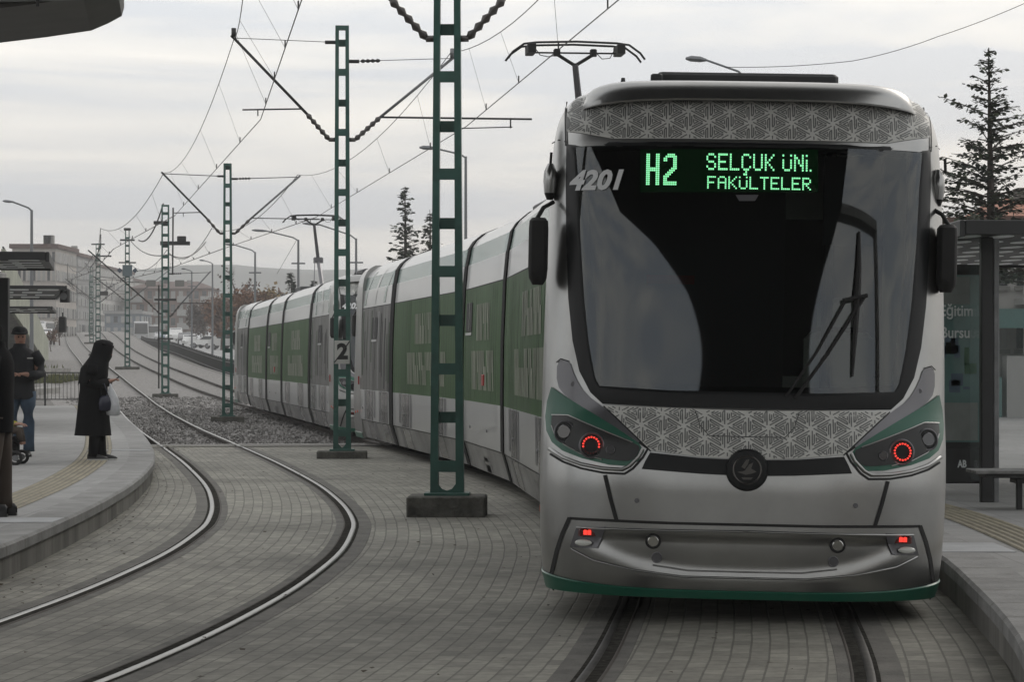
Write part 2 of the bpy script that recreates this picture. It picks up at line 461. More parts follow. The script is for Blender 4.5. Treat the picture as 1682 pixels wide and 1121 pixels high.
cr = N.new('ShaderNodeValToRGB'); e = cr.color_ramp.elements
e[0].position = .41; e[0].color = (.575,.60,.64,1); e[1].position = .63; e[1].color = (.88,.845,.79,1)
k = e.new(.5); k.color = (.71,.705,.695,1)
L.new(nz.outputs['Fac'], cr.inputs[0])
# brighter ahead of the camera than behind it, brighter up than at the horizon
ma = N.new('ShaderNodeMapRange'); ma.inputs['From Min'].default_value = -1; ma.inputs['From Max'].default_value = 1
ma.inputs['To Min'].default_value = .72; ma.inputs['To Max'].default_value = 1.0; L.new(sep.outputs['Y'], ma.inputs['Value'])
mz = N.new('ShaderNodeMapRange'); mz.inputs['From Min'].default_value = 0; mz.inputs['From Max'].default_value = .16
mz.inputs['To Min'].default_value = .88; mz.inputs['To Max'].default_value = 1.5; L.new(sep.outputs['Z'], mz.inputs['Value'])
mu = N.new('ShaderNodeMath'); mu.operation = 'MULTIPLY'; L.new(ma.outputs[0], mu.inputs[0]); L.new(mz.outputs[0], mu.inputs[1])
cl = N.new('ShaderNodeVectorMath'); cl.operation = 'SCALE'; L.new(cr.outputs[0], cl.inputs[0]); L.new(mu.outputs[0], cl.inputs['Scale'])
mx = N.new('ShaderNodeMix'); mx.data_type = 'RGBA'; mx.inputs['Factor'].default_value = .9
L.new(sks.outputs[0], mx.inputs[6]); L.new(cl.outputs[0], mx.inputs[7])
L.new(mx.outputs[2], bg.inputs['Color']); bg.inputs['Strength'].default_value = 1.12
sun = bpy.data.lights.new('sun', 'SUN'); sun.energy = .5; sun.angle = R(25); sun.color = (1, .95, .88)
so = bpy.data.objects.new('sun', sun); COL.objects.link(so)
sd = Vector((math.sin(SUN_AZ)*math.cos(SUN_EL), math.cos(SUN_AZ)*math.cos(SUN_EL), math.sin(SUN_EL)))
so.rotation_euler = (-sd).to_track_quat('-Z', 'Y').to_euler()
sc.view_settings.view_transform = 'Standard'; sc.view_settings.look = 'None'; sc.view_settings.exposure = 0; sc.view_settings.gamma = 1
sc.cycles.use_denoising = True
sc.cycles.volume_bounces = 1; sc.cycles.max_bounces = 8

hm = bpy.data.materials.new('haze'); hm.use_nodes = True; hn = hm.node_tree
hn.nodes.remove(hn.nodes['Principled BSDF'])
pv = hn.nodes.new('ShaderNodeVolumePrincipled'); pv.inputs['Density'].default_value = .00055; pv.inputs['Color'].default_value = (.97,.975,.98,1)
pv.inputs['Anisotropy'].default_value = 0
hn.links.new(pv.outputs[0], hn.nodes['Material Output'].inputs['Volume'])
if HAZE:
    mb = MB(); mb.box(-1550, 960, -95, 1750, -1.45, 84); mb.build('haze', hm, kind='stuff')
# ------------------------------------------------------------------ tram materials
M_silver = mat('silver_paint', (.385,.387,.38), .29, .95, coat=.1, var=.16, vscale=1.6)
M_silverlo = mat('bumper_silver', (.36,.365,.365), .4, .7, coat=.2, var=.08, vscale=2)
M_gun = mat('gunmetal_trim', (.15,.15,.16), .35, .6, coat=.3)
M_white = mat('white_paint', (.46,.465,.465), .32, 0, coat=.35, var=.06, vscale=1.0)
M_tgreen = mat('dark_green_paint', (.012,.10,.062), .38, .1, coat=.12)
M_wrap = mat('green_wrap', (.043,.10,.032), .6, 0, spec=.25, coat=.04, var=.22, vscale=1.1, streak=True)
M_wrapdk = mat('green_wrap_stripe', (.017,.045,.015), .6, 0, spec=.25)
M_wraptx = mat('wrap_lettering', (.25,.275,.21), .55, 0, spec=.25, var=.35, vscale=6, streak=True)
M_greywrap = mat('grey_photo_wrap', (.13,.13,.122), .5, 0, spec=.3, coat=.08, var=.75, vscale=2.2, streak=True, col2=(.025,.025,.024))
M_skirt = mat('grey_skirt', (.24,.24,.24), .38, .25, coat=.3, var=.6, vscale=1.1)
M_teal = mat('teal_window_film', (.075,.17,.145), .25, 0, coat=.25, var=.4, vscale=2.5, streak=True)
M_doorglass = mat('lower_door_glass', (.05,.052,.055), .2, 0, coat=.4, var=.6, vscale=3, streak=True)
M_black = mat('black_rubber', (.012,.012,.012), .7)
M_blackgl = mat('black_gloss_trim', (.009,.010,.011), .42, 0, spec=.3)
M_glass = bpy.data.materials.new('windscreen_glass'); M_glass.use_nodes = True
_n = M_glass.node_tree; _n.nodes.remove(_n.nodes['Principled BSDF'])
_g = _n.nodes.new('ShaderNodeBsdfGlossy'); _g.inputs['Roughness'].default_value = .03; _g.inputs['Color'].default_value = (.92,.97,1,1)
_t = _n.nodes.new('ShaderNodeBsdfTransparent'); _t.inputs['Color'].default_value = (.40,.44,.43,1)
_f = _n.nodes.new('ShaderNodeFresnel'); _f.inputs['IOR'].default_value = 1.78; _m = _n.nodes.new('ShaderNodeMixShader')
_n.links.new(_f.outputs[0], _m.inputs[0]); _n.links.new(_t.outputs[0], _m.inputs[1]); _n.links.new(_g.outputs[0], _m.inputs[2]); _n.links.new(_m.outputs[0], _n.nodes['Material Output'].inputs['Surface'])
M_housing = mat('headlight_housing', (.02,.021,.021), .28, .2, spec=.4)
M_chrome = mat('lamp_reflector', (.6,.6,.58), .2, 1)
M_lens = mat('lamp_lens', (.05,.05,.055), .05, 0, coat=1)
M_led = mat('red_led', (.5,.01,.01), .4, emit=(1,.06,.04), estr=1.1)
M_ledoff = mat('dark_red_lens', (.09,.006,.005), .15, coat=1)
M_oval = mat('reversing_lens', (.65,.66,.62), .2, 0, coat=1)
M_disp = mat('led_green', (.3,.9,.5), .4, emit=(.30,1.0,.46), estr=.95)
M_dispbg = mat('display_glow_panel', (.002,.006,.003), 1.0, spec=0, emit=(.01,.16,.03), estr=.02)  # faint green emission stands in for the glow around the LED dots
M_num = mat('grey_number_film', (.75,.76,.77), .5)
M_pat = mat('pattern_line', (.16,.166,.162), .5, .1, coat=.1)
M_patbg = mat('pattern_panel', (.60,.60,.57), .5, .0, coat=.1)
M_red = mat('red_button', (.3,.02,.015), .4)
M_orange = mat('orange_marker', (.6,.09,.03), .35, coat=.5)
M_logoring = mat('emblem_metal', (.11,.105,.10), .3, .8)
M_roofgear = mat('roof_equipment', (.06,.062,.065), .6)
M_seat = mat('pale_interior', (.3,.3,.28), .6)

# ------------------------------------------------------------------ shape of the cab
d0 = interp([(-.05,.14),(.06,.09),(.15,.055),(.3,.018),(.5,.0),(.8,.0),(1.05,.035),(1.2,.09),(1.27,.13),(1.33,.15),(1.36,.1554),(2.95,.44),(3.12,.52),(3.28,.68),(3.36,.95)])
wz = interp([(-.05,1.15),(.06,1.18),(.2,1.235),(.45,1.262),(.9,1.275),(1.5,1.275),(2.0,1.27),(2.6,1.258),(2.95,1.243),(3.1,1.222),(3.22,1.175),(3.30,1.11),(3.36,1.0)])
BN, BB = 2.9, .8
def recess(u, z):
    """shallow scoop in the bumper"""
    lo = .30 + .20*(abs(u)/.98)**3; hi = .52
    m = sstep(lo-.06, lo+.05, z)*(1-sstep(hi-.02, hi+.02, z))*(1-sstep(.90, 1.02, abs(u)))
    return .024*m
def dface(u, z):
    w_ = wz(z); t = min(.9995, abs(u)/w_)
    return d0(z) + BB*(1-(1-t**BN)**(1/BN)) + recess(u, z)
def fpt(u, z, off=0.0):
    e = .004
    a = Vector((u-e, dface(u-e, z), z)); b = Vector((u+e, dface(u+e, z), z))
    c = Vector((u, dface(u, z-e), z-e)); d = Vector((u, dface(u, z+e), z+e))
    n = (b-a).cross(d-c).normalized()
    if n.y > 0: n = -n
    return Vector((u, dface(u, z), z)) + n*off

# pose of the near cab: nose position, heading and a slight lean on the canted track
CAB = Matrix.Translation((1.40, 15.62, 0)) @ Matrix.Rotation(R(-2.6), 4, 'Z') @ Matrix.Rotation(R(1.15), 4, 'Y')
CABI = CAB.inverted()
def uz(px, py):
    """pixel of the photograph -> (u, z) on the cab front"""
    o = CABI @ Vector((0, 0, CAMH)); dirv = (CABI.to_3x3() @ Vector(((px-CX)/F, 1, -(py-HZ)/F)))
    d = .2
    for i in range(25):
        t = (d - o.y)/dirv.y; p = o + dirv*t
        w_ = wz(p.z)
        d = .5*d + .5*dface(max(-w_*.985, min(w_*.985, p.x)), p.z)
    return (p.x, p.z)
def UZ(pts): return [uz(*p) for p in pts]
def mir(p): return [(-u, z) for u, z in p]
def smooth_poly(p, it=1, closed=True):
    for _ in range(it):
        q = []; n = len(p)
        for i in range(n if closed else n-1):
            a, b = p[i], p[(i+1) % n]
            q += [(a[0]*.75+b[0]*.25, a[1]*.75+b[1]*.25), (a[0]*.25+b[0]*.75, a[1]*.25+b[1]*.75)]
        if not closed: q = [p[0]]+q+[p[-1]]
        p = q
    return p
def patch_mesh(name, poly, off, mats, step=.04, extra=None, mi=0):
    bm = bmesh.new()
    vs = [bm.verts.new((u, 0, z)) for u, z in poly]
    bm.faces.new(vs)
    us = [p[0] for p in poly]; zs = [p[1] for p in poly]
    for ax, lo, hi in ((0, min(us), max(us)), (2, min(zs), max(zs))):
        k = math.floor(lo/step)+1
        while k*step < hi:
            no = [0,0,0]; no[ax] = 1; co = [0,0,0]; co[ax] = k*step
            bmesh.ops.bisect_plane(bm, geom=bm.verts[:]+bm.edges[:]+bm.faces[:], dist=1e-5, plane_co=co, plane_no=no)
            k += 1
    bmesh.ops.triangulate(bm, faces=[f for f in bm.faces if len(f.verts) > 4])
    w_ = 0
    for v in bm.verts:
        p = fpt(v.co.x, v.co.z, off); v.co = p
    me = bpy.data.meshes.new(name); bm.normal_update(); bm.to_mesh(me); bm.free()
    # make every face look forward
    bm = bmesh.new(); bm.from_mesh(me)
    for f in bm.faces:
        if f.normal.y > 0: f.normal_flip()
        f.material_index = mi; f.smooth = True
    if extra:
        o = len(bm.verts)
        nv = [bm.verts.new(v) for v in extra.v]
        for f, m_ in zip(extra.f, extra.m):
            try: g = bm.faces.new([nv[i] for i in f])
            except ValueError: continue
            g.material_index = m_; g.smooth = True
    bm.to_mesh(me); bm.free()
    for m_ in mats: me.materials.append(m_)
    return me
def stroke(mb, pts, wd, off, m=0, step=.03, th=0.0):
    """flat or raised band following a polyline (u, z) on the cab front"""
    q = [pts[0]]
    for a, b in zip(pts, pts[1:]):
        l = math.hypot(b[0]-a[0], b[1]-a[1]); k = max(1, int(l/step))
        q += [(a[0]+(b[0]-a[0])*i/k, a[1]+(b[1]-a[1])*i/k) for i in range(1, k+1)]
    ring = []
    for i, p in enumerate(q):
        a = q[max(i-1, 0)]; b = q[min(i+1, len(q)-1)]
        dx, dz = b[0]-a[0], b[1]-a[1]; l = math.hypot(dx, dz) or 1
        nx, nz_ = -dz/l*wd/2, dx/l*wd/2
        if th: ring.append([fpt(p[0]+nx, p[1]+nz_, off), fpt(p[0]+nx*.6, p[1]+nz_*.6, off+th), fpt(p[0]-nx*.6, p[1]-nz_*.6, off+th), fpt(p[0]-nx, p[1]-nz_, off)])
        else: ring.append([fpt(p[0]+nx, p[1]+nz_, off), fpt(p[0]-nx, p[1]-nz_, off)])
    mb.loft(ring, False, m)
def inside(p, poly):
    x, y = p; c = False; n = len(poly)
    for i in range(n):
        a, b = poly[i], poly[i-1]
        if (a[1] > y) != (b[1] > y) and x < (b[0]-a[0])*(y-a[1])/(b[1]-a[1])+a[0]: c = not c
    return c
def pattern(poly, off):
    """six-armed strapwork pattern of dark outlines, cut to the panel's outline"""
    mb = MB(); dx = .128; p = .140; W = .0072
    us = [q[0] for q in poly]; zs = [q[1] for q in poly]
    def seg(a, b):
        n = max(1, int(math.hypot(b[0]-a[0], b[1]-a[1])/.02))
        q = [(a[0]+(b[0]-a[0])*i/n, a[1]+(b[1]-a[1])*i/n) for i in range(n+1)]
        for c, d in zip(q, q[1:]):
            if inside(c, poly) and inside(d, poly): stroke(mb, [c, d], W, off, 0, 1)
    i0 = int(min(us)/dx)-1; i1 = int(max(us)/dx)+1
    for i in range(i0, i1+1):
        for j in range(int(min(zs)/p)-2, int(max(zs)/p)+2):
            A = (i*dx, j*p+(p/2 if i % 2 else 0))
            for (ex, ez) in ((0, p), (dx, p/2), (dx, -p/2)):
                l = math.hypot(ex, ez); tx, tz = ex/l, ez/l; nx, nz_ = -tz, tx
                def Q(t, s): return (A[0]+tx*t+nx*s, A[1]+tz*t+nz_*s)
                for sg in (-1, 1):
                    a, b = (.014, l-.040) if sg > 0 else (.040, l-.014)
                    seg(Q(a, sg*.0085), Q(b, sg*.0085))
                    c, d = (.034, l-.052) if sg > 0 else (.052, l-.034)
                    seg(Q(c, sg*.0205), Q(d, sg*.0205))
                    seg(Q(.054, sg*.0325), Q(l-.062, sg*.0325)) if sg > 0 else seg(Q(.062, sg*.0325), Q(l-.054, sg*.0325))
                    e_ = b if sg > 0 else a; g = d if sg > 0 else c
                    seg(Q(e_, sg*.0085), Q(g, sg*.0205))
    return mb

# ------------------------------------------------------------------ mesh library of one tram (all in section coordinates)
LIB = {}
CABL = 6.3
def shell():
    mb = MB(); zs = [.155, .18, .21]+frange(.26, .62, .02)+frange(.65, 3.3, .03)+[3.33, 3.36]
    NPH = 120; rings = []
    for z in zs:
        w_ = wz(z); ring = []
        for y in (1.95, 1.5):
            ring.append((-w_, y, z))
        for k in range(NPH+1):
            ph = -math.pi/2 + math.pi*k/NPH
            s_, c_ = math.sin(ph), math.cos(ph)
            u = w_*math.copysign(abs(s_)**(2/BN), s_)
            d = d0(z)+BB*(1-abs(c_)**(2/BN)) + (recess(u, z) if abs(u) < 1.02 else 0)
            ring.append((u, d, z))
        for y in (1.5, 1.95): ring.append((w_, y, z))
        rings.append(ring)
    mb.loft(rings, False, 0)
    n = len(rings[0]); o = (len(zs)-1)*n
    mb.face([o+i for i in range(n)], 0); mb.face([i for i in range(n)][::-1], 0)
    mb.loft([[r[0] for r in rings], [r[-1] for r in rings]], False, 0)
    me = mb.mesh('cab_body', [M_silver, M_black], smooth='auto')
    bm = bmesh.new(); bm.from_mesh(me); kill = []
    for f in bm.faces:
        if len(f.verts) > 4 or f.calc_center_median().y > 1.4: continue
        c = [inside((v.co.x, v.co.z), ws_kill) for v in f.verts]
        if all(c): kill.append(f)
        elif inside((f.calc_center_median().x, f.calc_center_median().z), ws_kill): f.material_index = 1
    bmesh.ops.delete(bm, geom=kill, context='FACES'); bm.to_mesh(me); bm.free()
    return me

# outlines, traced on the left half in photograph pixels and mirrored
cxp = 1231
def both(left):        # closed outline from a left half running top centre -> ... -> bottom centre
    l = UZ(left); l = [(min(u, 0) , z) for u, z in l]; l[0] = (0, l[0][1]); l[-1] = (0, l[-1][1])
    return l + [(-u, z) for u, z in reversed(l[1:-1])]
ws_out = both([(1231,235),(931,237),(930,300),(931,400),(934,490),(941,560),(952,610),(970,645),(990,664),(1100,669),(1231,672)])
ws_in = both([(1231,241),(944,243),(947,300),(950,400),(955,490),(962,560),(970,604),(977,627),(987,641),(1100,648),(1231,651)])
ws_kill = [(a[0]*.45+b[0]*.55, a[1]*.45+b[1]*.55) for a, b in zip(ws_out, ws_in)]
LIB['cab_body'] = shell()
def resamp(p, n=4):
    q = []
    for a, b in zip(p, p[1:]+p[:1]): q += [(a[0]+(b[0]-a[0])*i/n, a[1]+(b[1]-a[1])*i/n) for i in range(n)]
    return q
wi_, wo_ = resamp(ws_in), resamp(ws_out); mb = MB()
mb.loft([[fpt(a[0]+(b[0]-a[0])*f, a[1]+(b[1]-a[1])*f, o_) for a, b in zip(wo_, wi_)] for f, o_ in ((0,.004),(.5,.0125),(1,.0125),(1.25,.0125),(1.8,-.03))], True, 0)
LIB['windscreen_frame'] = mb.mesh('windscreen_frame', [M_blackgl], smooth=True)
LIB['windscreen'] = patch_mesh('windscreen', ws_in, .010, [M_glass], .04)
hatch = both([(1231,676),(1080,670),(1000,667),(992,668),(1032,706),(1070,741),(1150,751),(1231,756)])
LIB['bonnet_panel'] = patch_mesh('bonnet_panel', hatch, .0065, [M_pat, M_patbg], .05, pattern(hatch, .0078), mi=1)
brow = both([(1231,150),(1000,150),(952,154),(938,163),(933,175),(933,232),(1231,230)])
brow = [(u, min(z, 3.27)) for u, z in brow]
brow = [(math.copysign(min(abs(u), .965*wz(z)), u), z) for u, z in smooth_poly(brow)]
LIB['brow_panel'] = patch_mesh('brow_panel', brow, .0065, [M_pat, M_patbg], .05, pattern(brow, .0078), mi=1)
band = both([(1231,757),(1150,753),(1068,744),(1060,758),(1054,771),(1150,779),(1231,783)])
LIB['black_band'] = patch_mesh('black_band', band, .003, [M_blackgl], .05)
def pillar(s):
    p = UZ([(916,592),(936,592),(944,618),(962,648),(990,668),(1036,708),(1069,742),(1050,728),(1010,702),(960,671),(930,652),(915,632)])
    return patch_mesh('pillar_fairing', smooth_poly(p if s < 0 else mir(p)), .0045, [M_gun], .04)
def swoosh(s):
    p = UZ([(907,636),(930,652),(960,671),(1010,702),(1049,728),(1058,742),(1048,758),(1030,766),(1000,764),(955,753),(925,741),(908,727),(899,708),(897,685),(900,660)])
    return patch_mesh('green_flash', p if s < 0 else mir(p), .007, [M_tgreen], .04)
def housing(s):
    p = UZ([(909,684),(916,681),(935,685),(965,698),(1000,713),(1040,729),(1052,734),(1049,746),(1038,758),(1020,758),(990,754),(955,744),(927,730),(912,714),(908,698)])
    return patch_mesh('headlight_housing', smooth_poly(p if s < 0 else mir(p)), .013, [M_housing], .03)
hp = {s: None for s in (-1, 1)}
for s in (-1, 1):
    LIB['pillar', s] = pillar(s); LIB['flash', s] = swoosh(s); LIB['housing', s] = housing(s)
    mb = MB()       # silver under-trim and the dark seams around the lamp unit
    q = UZ([(903,738),(925,752),(955,763),(990,770),(1022,772),(1034,766),(1050,750),(1056,738)]); q = q if s < 0 else mir(q)
    stroke(mb, q, .022, .004, 1, th=.010)
    q = UZ([(904,746),(925,759),(955,770),(990,777),(1026,779),(1040,770),(1056,752),(1064,738),(1050,727)]); q = q if s < 0 else mir(q)
    stroke(mb, q, .013, .005)
    q = UZ([(992,668),(1032,706),(1069,742)]); q = q if s < 0 else mir(q)
    stroke(mb, q, .008, .007)
    # line along the top edge of the housing
    q = UZ([(909,683),(935,684),(965,697),(1000,712),(1040,728)]); q = q if s < 0 else mir(q)
    stroke(mb, q, .008, .011, 1, th=.006)
    q = UZ([(909,700),(914,715),(930,732),(955,746),(990,756)]); q = q if s < 0 else mir(q)
    stroke(mb, q, .007, .011, 1, th=.006)
    LIB['trim', s] = mb.mesh('lamp_trim', [M_black, M_silver], smooth=True, fix=False)
    # bowls behind the lamp cover
    def bowl(px, py, r, nm, mats, th=.03, ring=True):
        u, z = uz(px, py); u = u if s < 0 else -u
        c = fpt(u, z, .010); n = (fpt(u, z, .1)-fpt(u, z, 0)).normalized(); n = (n + Vector((0,-1.2,0))).normalized()
        m = MB()
        m.disc(c-n*.02, n, r, .02+th*.5, 28, 0)
        if ring: m.torus(c+n*(th*.4), n, r, r*.10, 32, 8, 1)
        return m, c, n
    m, c, n = bowl(930, 711, .064, '', None); m.disc(c+n*.012, n, .043, .012, 24, 2); LIB['sidelamp', s] = m.mesh('indicator_lamp', [M_blackgl, M_gun, M_lens], smooth='auto')
    m, c, n = bowl(974, 733, .075, '', None); LIB['mainlamp', s] = m.mesh('main_lamp', [M_blackgl, M_gun], smooth='auto')
    a = n.cross(Vector((0,0,1))).normalized(); b = n.cross(a)
    m = MB()
    NL = 18
    for k in range(NL):
        t = 2*math.pi*(k+.5)/NL
        lit = not (s < 0 and math.sin(t)*b.z < -.35)
        cc = c + n*.030 + (a*math.cos(t)+b*math.sin(t))*.050
        m.disc(cc, n, .0064, .006, 8, 0 if lit else 1)
    LIB['ledring', s] = m.mesh('led_ring', [M_led, M_ledoff])
    m, c, n = bowl(1004, 740, .026, '', None); LIB['smalllamp', s] = m.mesh('small_lamp', [M_lens, M_gun], smooth='auto')
    # bumper lamp pod
    p = UZ([(948,868),(996,866),(990,884),(982,901),(938,899)]); p = p if s < 0 else mir(p)
    LIB['pod', s] = patch_mesh('bumper_lamp_pod', p, .012, [M_gun], .05)
    u, z = uz(966, 874); u = u if s < 0 else -u; c = fpt(u, z, .010)
    m = MB(); m.rbox(c.x-.055, c.x+.055, c.y-.014, c.y+.03, c.z-.024, c.z+.024, .01, 1)
    for i in range(2): m.rbox(c.x+(-.024 if i == 0 else .001), c.x+(-.001 if i == 0 else .024), c.y-.019, c.y, c.z-.015, c.z+.015, .004, 0)
    LIB['redlamp', s] = m.mesh('marker_light', [M_led, M_ledoff]); LIB['redoff', s] = m.mesh('marker_light', [M_ledoff, M_ledoff])
    u, z = uz(962, 892); u = u if s < 0 else -u; c = fpt(u, z, .034); m = MB()
    m.loft([[(c.x+r*.052*math.cos(t*math.pi/12), c.y-y, c.z+r*.021*math.sin(t*math.pi/12)) for t in range(24)] for r, y in ((1,0),(1,.012),(.8,.02),(.3,.024))], True, 0, caps=True)
    LIB['oval', s] = m.mesh('reversing_lamp', [M_oval], smooth='auto')
    for nm, (px, py, r) in {'roundlamp': (1073,889,.046), 'coupler_cap': (1079,916,.031)}.items():
        u, z = uz(px, py); u = u if s < 0 else -u; c = fpt(u, z, .006); m = MB(); n = Vector((0,-1,-.08)).normalized(); m.tube([c-n*.04, c+n*.008], r*1.02, 24, 0)
        m.disc(c, n, r*.9, .012, 28, 0); m.torus(c+n*.012, n, r*.93, r*.12, 32, 8, 1)
        if nm == 'roundlamp': m.disc(c+n*.012, n, r*.72, .010, 24, 2)
        LIB[nm, s] = m.mesh('bumper_lamp' if nm == 'roundlamp' else 'socket_cap', [M_lens if nm == 'roundlamp' else M_gun, M_black if nm == 'roundlamp' else M_gun, M_chrome], smooth='auto')
# seams on the front
mb = MB()
for s in (1, -1):
    f_ = (lambda q: q) if s > 0 else mir
    stroke(mb, f_(UZ([(994,781),(1003,820),(1013,856)])), .024, .004)
    stroke(mb, f_(UZ([(906,944),(915,905),(924,878),(936,851)])), .024, .004)
    stroke(mb, f_(UZ([(936,852),(1010,856),(1100,860),(1231,863)])), .017, .004)
    stroke(mb, f_(UZ([(909,958),(911,970)])), .012, .0085)
    stroke(mb, f_(UZ([(905,232),(918,230),(931,233)])), .008, .003)
    stroke(mb, f_(UZ([(1231,719),(1165,717),(1150,700),(1142,676)])), .005, .0075)
    stroke(mb, f_(UZ([(931,240),(930,164)])), .010, .007)
    stroke(mb, f_(UZ([(915,596),(922,590),(935,594)])), .007, .006)
LIB['panel_seams'] = mb.mesh('panel_seams', [M_black], fix=False)
# highlight lip of the bumper scoop and lower edge
mb = MB()
for s in (1, -1):
    f_ = (lambda q: q) if s > 0 else mir
    stroke(mb, f_(UZ([(948,867),(1050,871),(1150,873),(1231,874)])), .016, .002, 0, th=.012)
    stroke(mb, f_(UZ([(939,902),(975,921),(1040,937),(1120,948),(1231,951)])), .014, .002, 0, th=.009)
    stroke(mb, f_(UZ([(1072,929),(1130,938),(1231,941)])), .010, .002, 0, th=.006)
LIB['bumper_lip'] = mb.mesh('bumper_lip', [M_silver], smooth=True, fix=False)
sk = both([(1231,974),(1100,970),(1000,960),(940,951),(909,944),(889,934),(888,950),(898,962),(940,970),(1050,980),(1231,984)])
mb = MB(); rings = [[], [], [], []]
for k in range(-8, 99):
    ph = -math.pi/2 + math.pi*min(90, max(0, k))/90; s_, c_ = math.sin(ph), math.cos(ph)
    u_ = math.copysign(abs(s_)**(2/BN), s_); yx = (1.1*(-k)/8 if k < 0 else 1.1*(k-90)/8 if k > 90 else 0)
    zt = .20+.055*abs(u_)**4
    for q, (z, off) in enumerate(((zt, .004), (zt-.008, .012), (.148, .010), (.142, -.03))):
        w_ = wz(z)+off; rings[q].append((w_*u_, d0(z)+BB*(1-abs(c_)**(2/BN))-off+yx, z))
mb.loft(rings, False, 0)
LIB['green_skirt'] = mb.mesh('green_skirt', [M_tgreen], smooth='auto')
# bolts, marker lamps
mb = MB()
for s in (1, -1):
    for px, py in ((1046,823),(941,631)):
        u, z = uz(px, py); u *= s; c = fpt(u, z, 0); mb = MB(); mb.disc(c, (0,-1,0), .015, .010, 12, 0); LIB['bolt', s, px] = mb.mesh('bolt', [M_gun])

def markers(sx):
    r = []
    for y, z in ((1.0,.62),(1.35,.64)): m = MB(); m.disc((sx*(wz(z)-.002), y, z), (sx,0,0), .024, .014, 14, 0); r.append(m.mesh('side_marker', [M_orange]))
    m = MB(); m.box(*sorted((sx*1.262, sx*1.292)), 1.55, 1.60, 1.15, 1.30, 0); r.append(m.mesh('side_marker', [M_red]))
    return r
for s in (-1, 1): LIB['marker', s] = markers(s)
# emblem
u, z = uz(1237, 773); u = 0; c = fpt(u, z, .0); n = Vector((0,-1,.05)).normalized()
mb = MB(); mb.tube([c-n*.03, c+n*.02, c+n*.034, c+n*.038], [.128,.128,.118,.10], 48, 0)
mb.torus(c+n*.036, n, .083, .006, 40, 8, 1)
def emb(pts, y):
    mb.prism([(c.x+a*.078, c.z+b*.078) for a, b in pts], 'y', c.y-.036-y, c.y-.036-y-.005, 1)
emb([(-.75,-.15),(-.2,-.05),(.15,.45),(.45,.6),(.3,.15),(.72,-.1),(.35,-.25),(-.1,-.35)], 0)
emb([(-.1,.8),(.15,.85),(.05,.5),(-.2,.1),(-.45,.25)], 0)
emb([(-.45,-.55),(.45,-.55),(.3,-.72),(-.3,-.72)], 0)
LIB['emblem'] = mb.mesh('emblem', [M_blackgl, M_logoring], smooth='auto')
# hood over the brow
mb = MB(); rings = []
for i in range(61):
    t = -1+2*i/60; u = t*1.06
    k = (1-abs(t)**9)**(1/2.4)
    top = 3.19 + .165*k; low = 3.175 + .045*(1-abs(t)**4)
    y0 = dface(u, low) ; y1 = dface(u*.95, 3.2)
    out_ = .10*k
    rings.append([(u, y0+.10, low+.006), (u, y0-out_, low), (u, y0-out_-.004, low+.010), (u, y0-out_+.02, low+(top-low)*.45), (u, y0-out_+.07, low+(top-low)*.85), (u, y0-out_+.14, top), (u, y0+.35, top+.01*k), (u, y0+1.4, top-.02)])
mb.loft(rings, False, 0)
for r in (rings[0], rings[-1]):
    o = len(mb.v); mb.v += r; mb.face([o+j for j in range(8)])
LIB['roof_hood'] = mb.mesh('roof_hood', [M_silver], smooth='auto')
mb = MB(); mb.rbox(-.58, .62, 1.5, 2.9, 3.30, 3.505, .02, 0); mb.rbox(-.62,-.54, 1.4, 1.6, 3.30, 3.48, .01, 0); mb.rbox(.0, .60, 1.9, 4.2, 3.3, 3.55, .02, 0)
mb.tube([(-.80,1.15,3.3),(-.80,1.15,3.42)], [.03,.012], 10, 0)
LIB['roof_unit'] = mb.mesh('roof_unit', [M_roofgear])
# wipers
P_ = lambda px, py, off: (lambda q: fpt(q[0], q[1], off))(uz(px, py))
mb = MB()
mb.tube([P_(1291,652,.02), P_(1340,580,.045), P_(1388,492,.05)], .009, 6, 0); mb.tube([P_(1306,655,.02), P_(1358,582,.045), P_(1416,490,.05)], .011, 6, 0)
mb.tube([P_(1382,496,.052), P_(1420,488,.052)], .014, 6, 0)
mb.build; LIB['wiper_arm'] = mb.mesh('wiper_arm', [M_black])
mb = MB(); mb.tube([P_(1409,382,.03), P_(1408,440,.036), P_(1405,490,.04), P_(1402,550,.036), P_(1398,620,.03)], [.007,.016,.022,.016,.007], 6, 0)
LIB['wiper_blade'] = mb.mesh('wiper_blade', [M_black])
# mirrors / camera pods
for s in (-1, 1):
    m = MB(); x = 1.225*s if s < 0 else 1.16
    m.tube([(x, .75, 2.58), (x+s*.06, .68, 2.54), (x+s*.10, .62, 2.46)], .014, 8, 0)
    rings = []
    for z, k in ((2.05,.55),(2.09,.9),(2.15,1),(2.40,1),(2.45,.95),(2.47,.7)):
        a, b = .062*k, .10*k
        rings.append([(x+s*.085+a*math.copysign(abs(math.cos(t))**.5, math.cos(t)), .62+b*math.copysign(abs(math.sin(t))**.6, math.sin(t)), z) for t in [i*math.pi/8 for i in range(16)]])
    m.loft(rings, True, 0, caps=True); LIB['mirror', s] = m.mesh('mirror', [M_black], smooth='auto')
    m = MB(); rings = []
    for z, k in ((2.60,.45),(2.64,.8),(2.72,1),(2.78,.9),(2.83,.4)):
        rings.append([((1.235 if s < 0 else 1.19)*s+s*.03+.045*k*math.cos(t)-s*.015, .82+.085*k*math.sin(t), z) for t in [i*math.pi/8 for i in range(16)]])
    m.loft(rings[:2], True, 0, caps=True); m.loft(rings[1:], True, 1, caps=True)
    m.tube([(1.25*s, .8, 2.81), (1.245*s, .8, 2.90)], .010, 6, 0)
    LIB['campod', s] = m.mesh('mirror_pod', [M_black, M_silver], smooth='auto')
